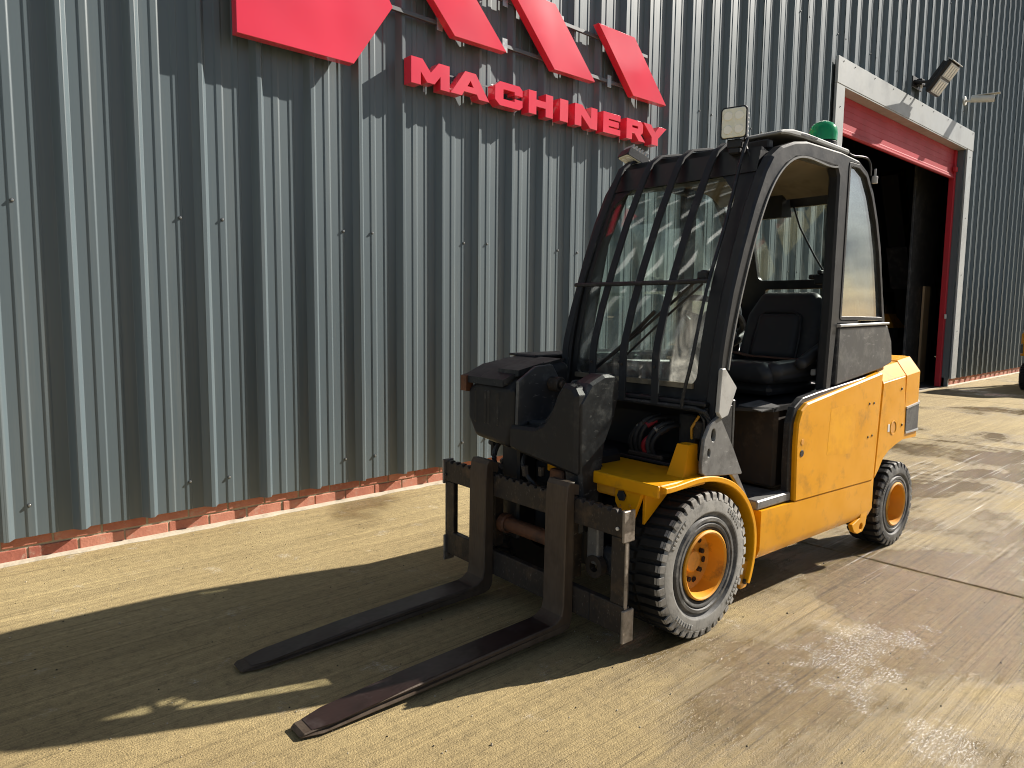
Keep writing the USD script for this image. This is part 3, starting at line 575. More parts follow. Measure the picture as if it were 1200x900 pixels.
# timber board and machines inside
brd = obj('timber_board', xf(cbox((-0.15, -0.02, 0), (0.15, 0.02, 1.82), 0.003), (14.54, 0.585, 0.0), rx=0.0), 'timber')
tag(brd, 'pale timber board standing upright against the dark panel inside the open doorway', 'board')
mc = thing('loading_machine', 'dark loading machine with raised boom inside the open doorway', 'machine', (16.4, 2.2, 0))
obj('chassis', cbox((-0.9, -0.8, 0.45), (0.9, 0.8, 1.0), 0.05), 'black', mc)
obj('boom', sweep([(0.1, -0.7, 1.0), (-0.2, -0.7, 1.6), (-1.4, -0.7, 4.1)], [(-0.16, -0.18), (0.16, -0.18), (0.16, 0.18), (-0.16, 0.18)], (1, 0, 0)), 'black', mc)
obj('boom_sleeve', sweep([(-0.35, -0.7, 1.92), (-0.75, -0.7, 2.75)], [(-0.2, -0.22), (0.2, -0.22), (0.2, 0.22), (-0.2, 0.22)], (1, 0, 0)), 'charcoal', mc)
obj('hood', hull([(-0.8, -0.7, 1.0), (0.8, -0.7, 1.0), (-0.8, 0.7, 1.0), (0.8, 0.7, 1.0), (-0.6, -0.5, 1.3), (0.6, -0.5, 1.3), (-0.6, 0.5, 1.3), (0.6, 0.5, 1.3)]), 'yellow_dirty', mc)
for x in (-0.65, 0.65):
    for y in (-0.95, 0.7):
        obj('wheel', cyl((x, y, 0.4), (x, y + 0.25, 0.4), 0.4, 24), 'tread', mc)
rk = thing('parts_rack', 'steel rack with boxes against the inside wall beyond the doorway', 'rack', (19.4, 3.4, 0))
for x in (-0.9, 0.9):
    for y in (-0.3, 0.3):
        obj('upright', cbox((x - 0.03, y - 0.03, 0), (x + 0.03, y + 0.03, 2.6), 0.004), 'rail', rk)
for z in (0.5, 1.2, 1.9, 2.55):
    obj('shelf', cbox((-0.93, -0.34, z), (0.93, 0.34, z + 0.04), 0.004), 'charcoal', rk)
for i, (x, z, w, h, mt) in enumerate([(-0.6, 0.541, 0.4, 0.35, 'timber'), (0.1, 0.541, 0.5, 0.3, 'charcoal'), (-0.3, 1.241, 0.45, 0.4, 'sticker'), (0.5, 1.241, 0.4, 0.3, 'timber'), (0.0, 1.941, 0.6, 0.35, 'charcoal')]):
    b = obj('storage_box', xf(cbox((x - w / 2, -0.25, z), (x + w / 2, 0.25, z + h), 0.01), (19.4, 3.4, 0)), mt)
    tag(b, ['cardboard box at the left of the rack\'s lowest shelf', 'dark box at the right of the rack\'s lowest shelf', 'white box on the rack\'s middle shelf',
            'cardboard box at the right of the rack\'s middle shelf', 'dark box alone on the rack\'s upper shelf'][i], 'box')

# ------------------------------------------------------------------ signs on the wall
YF = -0.132
logo = thing('logo_sign', 'large glossy red logo of one pointed panel and three slanted panels high on the wall', 'sign')
def sign_panel(poly, y0, y1, name, label=None):
    m = plate(rpoly(poly), y0, y1, 0.002, axis='v')
    # face proud of the return by a hair: separate front skin
    p = obj(name, m, 'red', logo, smooth=False, label=label)
    return p
sign_panel([(1.187, 2.80), (1.917, 2.80), (2.205, 3.215), (1.917, 3.635), (1.187, 3.635)], YF, YF + 0.062, 'pointed_panel', 'big red panel with a pointed right end')
for x in (2.708, 3.692, 4.680):
    sign_panel([(x, 3.165), (x + 0.482, 3.172), (x - 0.002, 3.652), (x - 0.477, 3.648)], YF, YF + 0.062, 'slanted_panel')
for z in (3.245, 3.57):
    obj('mounting_rail', cbox((1.3, -0.068, z - 0.014), (4.95, -0.0445, z + 0.014), 0.002), 'rail', logo)
for x in np.arange(1.4, 5.0, 0.6):
    for z in (3.245, 3.57):
        obj('rail_clip', cbox((x, -0.0715, z - 0.05), (x + 0.05, -0.0682, z + 0.05), 0.001), 'screw', logo)

words = thing('machinery_lettering', 'raised red letters reading MACHINERY below the slanted logo panels', 'lettering')
def strokes(kind):
    """letters in a unit box, wide bold sans"""
    R = lambda a, b, c, d: Polygon([(a, b), (c, b), (c, d), (a, d)])
    s, h = 0.24, 0.2
    if kind == 'M':
        return Polygon([(0, 0), (0, 1), (.27, 1), (.5, .5), (.73, 1), (1, 1), (1, 0), (.79, 0), (.79, .62), (.59, .16), (.41, .16), (.21, .62), (.21, 0)])
    if kind == 'A':
        return Polygon([(0, 0), (.36, 1), (.64, 1), (1, 0), (.75, 0), (.69, .2), (.31, .2), (.25, 0)]).difference(Polygon([(.375, .37), (.625, .37), (.5, .76)]))
    if kind == 'C':
        o = R(0, 0, 1, 1).difference(Polygon([(0, 0), (.16, 0), (0, .2)])).difference(Polygon([(0, 1), (.16, 1), (0, .8)]))
        o = o.difference(Polygon([(1, 1), (.9, 1), (1, .86)])).difference(Polygon([(1, 0), (.9, 0), (1, .14)]))
        return o.difference(R(.26, .23, .74, .77)).difference(R(.7, .36, 1.1, .64))
    if kind == 'H':
        return R(0, 0, .27, 1).union(R(.73, 0, 1, 1)).union(R(.2, .39, .8, .62))
    if kind == 'I':
        return R(0, 0, 1, 1)
    if kind == 'N':
        return Polygon([(0, 0), (0, 1), (.3, 1), (.75, .38), (.75, 1), (1, 1), (1, 0), (.7, 0), (.25, .62), (.25, 0)])
    if kind == 'E':
        return R(0, 0, .28, 1).union(R(.2, 0, 1, .22)).union(R(.2, .78, 1, 1)).union(R(.2, .4, .9, .6))
    if kind == 'R':
        o = R(0, 0, .27, 1).union(R(.2, .36, .9, 1).difference(Polygon([(.9, 1), (.8, 1), (.9, .88)])).difference(Polygon([(.9, .36), (.8, .36), (.9, .48)])))
        o = o.difference(R(.27, .57, .66, .79))
        return o.union(Polygon([(.42, .4), (.7, .4), (1, 0), (.7, 0)]))
    if kind == 'Y':
        return Polygon([(.37, 0), (.37, .38), (0, 1), (.3, 1), (.5, .6), (.7, 1), (1, 1), (.63, .38), (.63, 0)])
LET = [('M', 2.354, 2.660), ('A', 2.690, 3.015), ('C', 3.090, 3.352), ('H', 3.430, 3.680), ('I', 3.772, 3.853), ('N', 3.946, 4.208), ('E', 4.298, 4.512), ('R', 4.610, 4.852), ('Y', 4.858, 5.165)]
for ch, x0, x1 in LET:
    g = affinity.affine_transform(strokes(ch), [x1 - x0, 0, 0, 0.156, x0, 2.790 + 0.006 * (x0 - 2.354)]).buffer(0.0075, join_style=2)
    obj('letter', plate(g, YF + 0.004, YF + 0.086, 0.0015, axis='v'), 'red', words, smooth=False)
for z in (2.822, 2.925):
    obj('mounting_rail', cbox((2.38, -0.0455, z - 0.006), (5.08, -0.0436, z + 0.006), 0.0005), 'rail', words)
for x in np.arange(2.5, 5.1, 0.42):
    obj('rail_clip', cbox((x, -0.049, 2.768), (x + 0.012, -0.0458, 2.83), 0.001), 'screw', words)

# ------------------------------------------------------------------ floodlight and camera on the wall
fl = thing('floodlight', 'black square floodlight with two light panels above the roller door', 'floodlight', (11.55, -0.42, 4.72))
ax = np.array([0, -0.6, 0.8]); nm = np.array([0, -0.8, -0.6])
def fbox(x0, x1, a0, a1, n0_, n1_, c=0.006):
    m = cbox((x0, a0, n0_), (x1, a1, n1_), c)
    v = np.array(m.vertices)
    m.vertices = v[:, :1] * np.array([1.0, 0, 0]) + v[:, 1:2] * ax + v[:, 2:] * nm
    m.fix_normals()
    return m
obj('housing', fbox(-0.21, 0.21, -0.24, 0.24, -0.07, 0.0, 0.02), 'black', fl)
for k in range(9):
    obj('cooling_fin', fbox(-0.18 + 0.043 * k, -0.165 + 0.043 * k, -0.2, 0.2, -0.12, -0.0705, 0.002), 'black', fl)
for a0 in (-0.215, 0.015):
    obj('light_panel', fbox(-0.18, 0.18, a0, a0 + 0.2, 0.0005, 0.012, 0.004), 'frame', fl)
    for k in range(4):
        obj('reflector_strip', fbox(-0.155 + 0.085 * k, -0.10 + 0.085 * k, a0 + 0.02, a0 + 0.18, 0.0125, 0.016, 0.001), 'sticker', fl)
obj('rim', fbox(-0.215, 0.215, 0.2405, 0.255, -0.07, 0.016, 0.004), 'frame', fl)
obj('arm', tube([(-0.15, 0.38, 0.03), (-0.15, 0.2, -0.02), (-0.12, 0.06, 0.0)], 0.02, 8), 'black', fl)
obj('arm', tube([(0.15, 0.38, 0.03), (0.15, 0.2, -0.02), (0.12, 0.06, 0.0)], 0.02, 8), 'black', fl)
obj('wall_plate', cbox((-0.2, 0.365, -0.06), (0.2, 0.384, 0.10), 0.004), 'black', fl)
obj('junction_box', cbox((-0.08, 0.28, -0.02), (0.06, 0.364, 0.07), 0.01), 'black', fl)
obj('cable_gland', cyl((-0.03, 0.30, -0.02), (-0.03, 0.30, -0.06), 0.02, 10), 'sticker', fl)
cm = thing('security_camera', 'small white bullet camera on a bracket right of the floodlight', 'camera', (13.78, -0.035, 4.93))
obj('wall_plate', cyl((0, 0, 0), (0, -0.03, 0), 0.075, 18), 'white', cm)
obj('arm', tube([(0, -0.03, 0), (0.03, -0.1, -0.01), (0.06, -0.14, 0.0)], 0.022, 8), 'white', cm)
obj('body', xf(cyl((0.05, -0.09, 0.0), (0.14, -0.42, -0.04), 0.06, 16), (0, 0, 0.03)), 'white', cm)
obj('sun_hood', xf(cbox((-0.06, -0.02, 0.055), (0.06, 0.38, 0.068), 0.004), (0.15, -0.47, 0.01), rz=0.2), 'white', cm)
obj('lens', cyl((0.138, -0.415, -0.009), (0.143, -0.43, -0.011), 0.045, 14), 'black', cm)

# ------------------------------------------------------------------ the forklift (local axes: x to the rear, y towards the wall, z up; origin under the outer face of the near front wheel)
TR_LOC, TR_ROT = (1.886, -2.722, 0.0), -2.5
fk = thing('forklift', 'yellow and black compact forklift with barred windscreen, parked alongside the ribbed wall', 'forklift', TR_LOC, TR_ROT)
WID = 1.135

def sub(name, parent):
    p = path_of(parent)
    return UsdGeom.Xform.Define(stage, f'{p}/{numbered(p, name)}').GetPrim()

def wheel(u, vo, r, w, rr, nlug, sgn, name, dusty=True, label=None):
    """vo = outer face; sgn +1: the wheel extends towards +y from its outer face"""
    C_ = np.array([u, vo, r]); A = (0, sgn, 0)
    wh = sub(name, fk)
    if label: wh.SetCustomDataByKey('label', label)
    rb = r - 0.014
    # carcass
    obj('tyre', lathe([(rr + 0.004, 0.02), (rr + 0.012, 0.006), (rr + 0.03, 0.004), (rr + 0.03, w - 0.01), (rb - 0.01, w - 0.01), (rb, w - 0.03), (rb, 0.03), (rb - 0.012, 0.014), (rb - 0.02, 0.012), (rr + 0.02, 0.012)], C_, A, 64), 'tread', wh, smooth=35)
    # sidewall rings
    k1 = r * 0.73; k2 = r * 0.635; k3 = r * 0.55
    prof = [(rb - 0.004, 0.013), (rb - 0.012, 0.004), (rb - 0.022, 0.001), (k1 + 0.006, -0.002), (k1, 0.0005)]
    obj('sidewall', lathe(prof, C_, A, 72), 'sidewall' if dusty else 'sidewall_dark', wh, smooth=40)
    prof = [(k1, 0.0005), (k1 - 0.010, 0.010), (k2 + 0.012, 0.012), (k2 + 0.004, 0.002), (k2 - 0.008, 0.001), (k2 - 0.014, 0.009), (k3 + 0.012, 0.010), (k3 + 0.006, 0.003), (k3 - 0.004, 0.003), (rr + 0.004, 0.016)]
    obj('bead', lathe(prof, C_, A, 72), 'sidewall_dark', wh, smooth=40)
    # raised blocks of worn lettering are left as plain arcs of rubber
    for a0 in (0.5, 2.2, 3.9, 5.4):
        for j in range(7):
            a = a0 + j * 0.075
            rad = r * 0.835
            p = C_ + rad * np.array([math.cos(a), 0, math.sin(a)])
            m = cbox((-0.007, -0.0012, -0.009), (0.004, 0.004, 0.009), 0.001)
            m = xf(m, p, ry=-(a + math.pi / 2) + math.pi)
            if sgn > 0: obj('embossed_mark', xf(m, (0, -0.0015, 0)), 'sidewall' if dusty else 'sidewall_dark', wh, smooth=False)
    # tread lugs, two staggered rows
    for row in range(2):
        for k in range(nlug):
            a = 2 * math.pi * (k + 0.5 * row) / nlug
            da = 2 * math.pi / nlug * 0.33
            h0, h1 = (0.008, w * 0.47) if row == 0 else (w * 0.53, w - 0.012)
            sk = 0.35 * da * 2
            P = []
            for rad, dd in ((rb - 0.014, 1.08), (r, 0.9)):
                for hh, off in ((h0, 0), (h1, sk if row == 0 else -sk)):
                    hx = hh + (0.004 if rad == r and hh == h0 else 0)
                    for s_ in (-1, 1):
                        an = a + off + s_ * da * dd
                        P.append(C_ + rad * np.array([math.cos(an), 0, math.sin(an)]) + np.array([0, sgn * hx, 0]))
            obj('lug', hull(P), 'tread', wh, smooth=False)
            if row == 0:
                Q = []
                for rad, dd, ys in ((rb - 0.016, 1.0, (0.0008, 0.004)), (r - 0.006, 0.86, (0.0055, 0.010)), (r + 0.0004, 0.80, (0.014, 0.024))):
                    for y_ in ys:
                        for s_ in (-1, 1):
                            an = a + s_ * da * dd
                            Q.append(C_ + rad * np.array([math.cos(an), 0, math.sin(an)]) + np.array([0, sgn * y_, 0]))
                obj('lug_shoulder', hull(Q), 'lug' if dusty else 'sidewall_dark', wh, smooth=False)
    # rim: lip, deep dish, hub plate with holes
    obj('rim', lathe([(rr + 0.006, 0.018), (rr + 0.006, 0.002), (rr - 0.001, -0.003), (rr - 0.008, 0.002), (rr - 0.012, 0.02), (rr - 0.02, 0.07), (rr * 0.62, 0.085), (rr * 0.45, 0.082), (0.0, 0.082)], C_, A, 56), 'rim', wh, smooth=38)
    obj('hub', lathe([(rr * 0.34, 0.0815), (rr * 0.34, 0.066), (rr * 0.30, 0.060), (0.0, 0.060)], C_, A, 24), 'yellow_dirty', wh, smooth=35)
    for k in range(6):
        a = k * math.pi / 3 + 0.35
        p = C_ + rr * 0.56 * np.array([math.cos(a), 0, math.sin(a)])
        obj('wheel_nut', cyl(p + np.array([0, sgn * 0.083, 0]), p + np.array([0, sgn * 0.066, 0]), 0.011, 6), 'steel_dark', wh, smooth=False)
        a += math.pi / 6
        p = C_ + rr * 0.70 * np.array([math.cos(a), 0, math.sin(a)])
        obj('vent_hole', cyl(p + np.array([0, sgn * 0.0815, 0]), p + np.array([0, sgn * 0.0765, 0]), 0.013, 10), 'black', wh, smooth=False)

wheel(0.070, 0.0, 0.293, 0.245, 0.135, 40, 1, 'front_wheel', True, 'big near front wheel with a grey dusty sidewall')
wheel(0.070, WID, 0.293, 0.245, 0.135, 40, -1, 'front_wheel', False)
wheel(1.872, 0.012, 0.236, 0.19, 0.117, 30, 1, 'rear_wheel', False, 'small near rear wheel with a clean black sidewall')
wheel(1.872, WID - 0.012, 0.236, 0.19, 0.117, 30, -1, 'rear_wheel', False)

# chassis and body
obj('chassis', cat_(cbox((0.42, 0.27, 0.20), (1.52, WID - 0.06, 0.44), 0.02), cbox((-0.12, 0.30, 0.22), (0.42, WID - 0.30, 0.52), 0.02), cbox((1.52, 0.26, 0.26), (1.9, WID - 0.26, 0.55), 0.02)), 'black', fk)
obj('axle', cyl((0.07, 0.2, 0.293), (0.07, WID - 0.2, 0.293), 0.06), 'steel_dark', fk)
obj('axle', cyl((1.872, 0.2, 0.236), (1.872, WID - 0.2, 0.236), 0.05), 'steel_dark', fk)
sk = hull([(u, v, z) for u in (0.455, 1.535) for v, z in ((0.0, 0.445 - (0.02 if u > 1 else 0)), (0.0, 0.275), (0.018, 0.232), (0.06, 0.212), (0.09, 0.212), (0.09, 0.44 - (0.02 if u > 1 else 0)))] )
skp = sub('side_skirt', fk)
obj('panel', sk, 'yellow', skp, smooth=25)
# near-side engine cover
dp = [(0.727, 0.440), (1.527, 0.425), (1.566, 0.990), (0.93, 0.903), (0.80, 0.885), (0.748, 0.855), (0.722, 0.80), (0.716, 0.70)]
ec = sub('engine_cover', fk)
obj('panel', plate(rpoly(dp, 0.012), -0.004, 0.03, 0.007), 'yellow', ec, smooth=20)
for a, b in ((1.423, 0.836), (1.475, 0.836), (1.427, 0.664), (1.473, 0.668)):
    obj('fixing', cyl((a, -0.0037, b), (a, -0.007, b), 0.006, 8), 'black', ec)
for b, r_ in ((0.711, 0.013), (0.660, 0.016)):
    obj('catch', cyl((0.765, -0.0037, b), (0.765, -0.006, b), r_, 14), 'yellow_dirty' if b > 0.7 else 'black', ec)
obj('sticker_ghost', plate(rpoly([(1.0, 0.62), (1.27, 0.60), (1.28, 0.85), (1.02, 0.84)], 0.01), -0.0044, -0.0038, 0.0), 'yellow_ghost' if 'yellow_ghost' in K else 'yellow', ec, smooth=False)
rimp = rpoly([(0.700, 0.42), (1.53, 0.415), (1.575, 0.985), (0.93, 0.925), (0.795, 0.908), (0.722, 0.868), (0.695, 0.80), (0.690, 0.62)], 0.012)
obj('edge_seal', plate(rimp, 0.018, 0.05, 0.004), 'black_worn', fk, smooth=20)
# rear quarter panel with wheel arch
arch = [(1.872 + 0.305 * math.cos(a), 0.27 + 0.305 * math.sin(a)) for a in np.linspace(math.pi - 0.5, 0.95, 9)]
p2 = [(1.572, 0.42)] + arch[0:] + [(1.955, 0.600), (1.905, 0.60), (1.872, 0.962), (1.580, 0.938)]
p2 = [(1.537, 0.42), (1.592, 0.47), (1.64, 0.525), (1.70, 0.557), (1.79, 0.582), (1.895, 0.603), (1.862, 0.958), (1.585, 0.935)]
qp = sub('rear_quarter_panel', fk)
obj('panel', plate(rpoly(p2, 0.006), 0.0, 0.04, 0.006), 'yellow', qp, smooth=20)
obj('top_bevel', hull([(1.585, 0.002, 0.936), (1.862, 0.002, 0.959), (1.860, 0.05, 1.028), (1.592, 0.05, 1.005), (1.59, 0.06, 0.95), (1.86, 0.06, 0.95), (1.86, 0.14, 1.035), (1.60, 0.14, 1.012)]), 'yellow', qp, smooth=20)
obj('filler_hole', cyl((1.735, -0.0005, 0.682), (1.735, 0.012, 0.682), 0.033, 24), 'yellow_dirty', qp)
obj('hole_lip', lathe([(0.033, 0.0), (0.036, -0.002), (0.039, 0.0), (0.036, 0.002)], (1.735, -0.001, 0.682), (0, 1, 0), 24), 'yellow', qp)
obj('sticker', cbox((1.668, -0.0012, 0.665), (1.692, 0.001, 0.705), 0.0003), 'sticker', qp)
for a, b in ((1.815, 0.888), (1.845, 0.688)):
    obj('fixing', cyl((a, 0.0005, b), (a, -0.004, b), 0.007, 8), 'black', qp)
# wheel-arch flange behind the skirt
fl_ = rpoly([(1.33, 0.215), (1.36, 0.175), (1.40, 0.158), (1.455, 0.160), (1.487, 0.19), (1.512, 0.30), (1.545, 0.412), (1.60, 0.49), (1.69, 0.562), (1.78, 0.59), (1.72, 0.60), (1.60, 0.54), (1.46, 0.44), (1.42, 0.24)], 0.008, [Polygon([(1.435 + 0.018 * math.cos(t), 0.192 + 0.018 * math.sin(t)) for t in np.linspace(0, 6.2, 14)])])
obj('arch_flange', plate(fl_, 0.006, 0.03, 0.003, both=True), 'yellow', fk, smooth=20)
obj('arch_liner', plate(rpoly([(1.50, 0.22), (1.56, 0.40), (1.62, 0.49), (1.70, 0.555), (1.80, 0.585), (1.93, 0.60), (1.93, 0.62), (1.55, 0.62), (1.44, 0.22)]), 0.031, 0.24, 0.0), 'black', fk, smooth=False)
# counterweight
cwp = sub('counterweight', fk)
obj('block', hull([(1.885, v, z) for v in (0.004, WID - 0.004) for z in (0.602, 0.955)] + [(1.885, v, 1.035) for v in (0.06, WID - 0.06)] +
    [(2.06, v, z) for v in (0.004, WID - 0.004) for z in (0.60, 0.972)] + [(2.06, v, 1.052) for v in (0.065, WID - 0.065)] +
    [(2.18, v, z) for v in (0.10, WID - 0.10) for z in (0.62, 0.985)] + [(2.15, v, 1.05) for v in (0.14, WID - 0.14)] + [(2.14, 0.05, 0.60), (2.14, WID - 0.05, 0.6), (2.148, 0.048, 0.98), (2.148, WID - 0.048, 0.98)]), 'yellow', cwp, smooth=15)
obj('band', hull([(1.900, 0.0, z) for z in (0.642, 0.772)] + [(2.065, 0.0, z) for z in (0.648, 0.79)] + [(2.152, 0.046, z) for z in (0.65, 0.80)] + [(1.900, 0.05, z) for z in (0.642, 0.772)] + [(2.10, 0.2, z) for z in (0.648, 0.8)]), 'charcoal', cwp, smooth=15)
obj('band_edge', hull([(1.895, -0.004, 0.772), (1.895, -0.004, 0.782), (2.067, -0.004, 0.79), (2.067, -0.004, 0.80), (2.155, 0.044, 0.80), (2.155, 0.044, 0.81), (1.90, 0.04, 0.782), (2.1, 0.1, 0.805)]), 'pale_plate', cwp, smooth=15)
obj('band_edge', hull([(1.899, -0.004, 0.633), (1.899, -0.004, 0.642), (2.067, -0.004, 0.638), (2.067, -0.004, 0.647), (2.155, 0.044, 0.64), (2.155, 0.044, 0.65), (1.91, 0.04, 0.635), (2.1, 0.1, 0.64)]), 'pale_plate', cwp, smooth=15)
# rear hood between cab and counterweight
obj('rear_hood', hull([(1.50, v, z) for v in (0.15, WID - 0.05) for z in (0.5, 0.985)] + [(1.88, v, z) for v in (0.15, WID - 0.05) for z in (0.5, 1.02)]), 'bag', fk, smooth=15)
obj('far_side_body', hull([(0.45, v, z) for v in (0.98, WID - 0.01) for z in (0.22, 0.70)] + [(1.88, v, z) for v in (0.98, WID - 0.01) for z in (0.58, 0.95)] + [(1.5, v, 0.24) for v in (0.98, WID - 0.01)]), 'yellow', fk, smooth=15)

# near front mudguard: flat deck over the axle that rolls down behind the wheel
pth = [(-0.20, 0.645), (-0.10, 0.648), (0.02, 0.655), (0.10, 0.648), (0.18, 0.628), (0.265, 0.59), (0.335, 0.535), (0.39, 0.465), (0.425, 0.38), (0.432, 0.29), (0.415, 0.20), (0.392, 0.14)]
pth = spline(np.array(pth), 34)
def ribbon(path, v0, v1, t):
    """curved plate following a path in (x,z), t thick underneath"""
    g = np.gradient(path, axis=0); g /= np.linalg.norm(g, axis=1)[:, None]
    nn = np.c_[g[:, 1], -g[:, 0]]
    inn = path + nn * t
    pl = Polygon(np.vstack([path, inn[::-1]])).buffer(0)
    return plate(pl, v0, v1, 0.003, both=True)
mg = sub('front_mudguard', fk)
obj('guard', ribbon(pth, 0.0, 0.25, 0.022), 'yellow', mg, smooth=30)
obj('deck', plate(rpoly([(-0.215, 0.02), (-0.215, 0.62), (0.08, 0.62), (0.08, 0.02)], 0.02), 0.651, 0.619, 0.004, axis='z'), 'yellow', mg, smooth=25)
obj('front_lip', cbox((-0.222, 0.02, 0.604), (-0.208, 0.62, 0.652), 0.004), 'yellow', mg)
obj('foot_tab', plate(rpoly([(0.355, 0.235), (0.425, 0.235), (0.415, 0.15), (0.395, 0.118), (0.355, 0.116), (0.345, 0.15)], 0.01), 0.02, 0.035, 0.003), 'yellow_dirty', mg)
obj('tab_bolt', cyl((0.375, 0.0205, 0.15), (0.375, 0.008, 0.15), 0.012, 6), 'steel_dark', mg)
bkt = plate(rpoly([(0.245, 0.618), (0.105, 0.618), (0.125, 0.56), (0.160, 0.47), (0.185, 0.455), (0.21, 0.50), (0.245, 0.545)], 0.006), -0.205, -0.185, 0.003, axis='u', both=True)
bk = sub('axle_bracket', fk)
obj('plate', bkt, 'yellow', bk, smooth=25)
obj('gusset', plate(rpoly([(-0.184, 0.617), (0.0, 0.617), (-0.184, 0.48)]), 0.108, 0.122, 0.002, both=True), 'yellow', bk, smooth=25)
for vv, zz, r_ in ((0.205, 0.578, 0.022), (0.215, 0.535, 0.007), (0.165, 0.545, 0.006), (0.165, 0.515, 0.006), (0.175, 0.485, 0.007)):
    obj('bolt', cyl((-0.2055, vv, zz), (-0.216 if r_ > .01 else -0.209, vv, zz), r_, 6 if r_ > .01 else 8), 'black' if r_ > .01 else 'yellow_dirty', bk, smooth=False)
obj('hose_block', cbox((-0.20, 0.25, 0.56), (-0.15, 0.42, 0.615), 0.01), 'yellow_dirty', fk)
post = sub('mounting_post', fk)
obj('post', hull([(u, v, 0.652) for u in (-0.04, 0.05) for v in (0.045, 0.125)] + [(u, v, 0.775) for u in (-0.005, 0.05) for v in (0.05, 0.105)]), 'yellow', post, smooth=15)
obj('web', plate(rpoly([(0.05, 0.652), (0.11, 0.652), (0.05, 0.72)]), 0.05, 0.06, 0.002), 'yellow', post, smooth=15)

# triangular side plate and pale flap at the foot of the pillar
tp = rpoly([(0.095, 0.872), (0.130, 0.885), (0.232, 0.745), (0.306, 0.628), (0.17, 0.641), (0.045, 0.655), (0.022, 0.668), (0.016, 0.70), (0.030, 0.80), (0.060, 0.85)], 0.006,
           [affinity.scale(Polygon([(0.088 + 0.017 * math.cos(t), 0.812 + 0.017 * math.sin(t)) for t in np.linspace(0, 6.2, 14)]), 0.8, 1.5),
            affinity.scale(Polygon([(0.062 + 0.011 * math.cos(t), 0.745 + 0.011 * math.sin(t)) for t in np.linspace(0, 6.2, 12)]), 0.8, 1.5)])
obj('pillar_foot_plate', plate(tp, 0.004, 0.02, 0.003, both=True), 'grey_plate', fk, smooth=20)
obj('step_strip', plate(rpoly([(0.26, 0.632), (0.31, 0.625), (0.40, 0.50), (0.36, 0.53)], 0.004), 0.03, 0.045, 0.002), 'grey_plate', fk, smooth=20)
obj('pale_flap', plate(rpoly([(0.118, 1.07), (0.142, 1.072), (0.226, 0.992), (0.172, 0.884), (0.128, 0.873), (0.105, 0.90)], 0.008), -0.004, 0.014, 0.003, both=True), 'pale_plate', fk, smooth=20, label='pale grey flap at the foot of the cab pillar')

# cab -----------------------------------------------------------------
cab = sub('cab_frame', fk)
CV0, CV1 = 0.03, 0.92
outer = [(0.075, 0.665), (0.135, 0.90), (0.160, 1.12), (0.175, 1.20), (0.215, 1.37), (0.276, 1.548), (0.345, 1.72), (0.418, 1.866), (0.47, 1.935), (0.54, 1.982), (0.64, 2.015), (0.745, 2.032), (1.06, 2.032), (1.24, 2.018), (1.33, 1.98), (1.41, 1.885), (1.475, 1.76), (1.53, 1.62), (1.585, 1.40), (1.632, 1.24)]
inner = [(1.105, 1.24), (1.075, 0.925), (1.015, 0.92), (1.035, 1.30), (1.04, 1.92), (1.015, 1.958), (0.745, 1.962), (0.65, 1.948), (0.57, 1.908), (0.495, 1.84), (0.398, 1.68), (0.325, 1.50), (0.265, 1.32), (0.216, 1.12), (0.190, 0.93), (0.175, 0.66)]
qwin = [(1.125, 1.265), (1.592, 1.262), (1.555, 1.42), (1.505, 1.605), (1.452, 1.745), (1.39, 1.865), (1.315, 1.958), (1.235, 1.992), (1.135, 1.992)]
side = rpoly(outer + inner, 0.012, [rpoly(qwin, 0.01)])
obj('near_side_frame', plate(side, CV0, CV0 + 0.055, 0.010, both=True), 'black', cab, smooth=25)
far = rpoly(outer + [(1.60, 0.93), (0.14, 0.93)], 0.012, [Polygon([(0.29, 1.05), (1.02, 1.02), (1.03, 1.93), (0.70, 1.94), (0.56, 1.88), (0.42, 1.62)]), rpoly(qwin, 0.01)])
obj('far_side_frame', plate(far, CV1, CV1 - 0.045, 0.008, both=True), 'black', cab, smooth=25)
obj('door_edge_trim', sweep([(u, CV0 - 0.002, z) for u, z in spline(np.array([(0.206, 1.06), (0.265, 1.32), (0.325, 1.50), (0.398, 1.68), (0.495, 1.84), (0.57, 1.908), (0.65, 1.948), (0.745, 1.962), (1.015, 1.958)]), 40)], [(-0.004, -0.004), (0.004, -0.004), (0.004, 0.006), (-0.004, 0.006)], (0, 1, 0)), 'grey_plate', cab, smooth=30)
obj('quarter_window', plate(rpoly(qwin, 0.01).buffer(0.008), CV0 + 0.012, CV0 + 0.018, 0.0), 'glass_quarter', cab, smooth=False)
obj('quarter_window', plate(rpoly(qwin, 0.01).buffer(0.008), CV1 - 0.018, CV1 - 0.012, 0.0), 'glass', cab, smooth=False)
obj('side_window', plate(Polygon([(0.28, 1.04), (1.03, 1.01), (1.04, 1.94), (0.70, 1.95), (0.55, 1.89), (0.41, 1.62)]), CV1 - 0.028, CV1 - 0.022, 0.0), 'glass', cab, smooth=False)
seal = rpoly(qwin, 0.01)
obj('window_seal', plate(seal.buffer(0.006).difference(seal.buffer(-0.012)), CV0 - 0.003, CV0 + 0.011, 0.002), 'plastic', cab, smooth=25)
obj('lower_side_panel', plate(rpoly([(1.110, 1.222), (1.640, 1.232), (1.700, 1.15), (1.722, 1.05), (1.715, 1.03), (1.60, 1.005), (1.108, 0.945)], 0.01), CV0 - 0.008, CV0 + 0.05, 0.006), 'charcoal', cab, smooth=20)
obj('panel_top_trim', plate(rpoly([(1.105, 1.225), (1.645, 1.236), (1.642, 1.248), (1.105, 1.239)]), CV0 - 0.016, CV0 + 0.03, 0.003), 'pale_plate', cab, smooth=20)
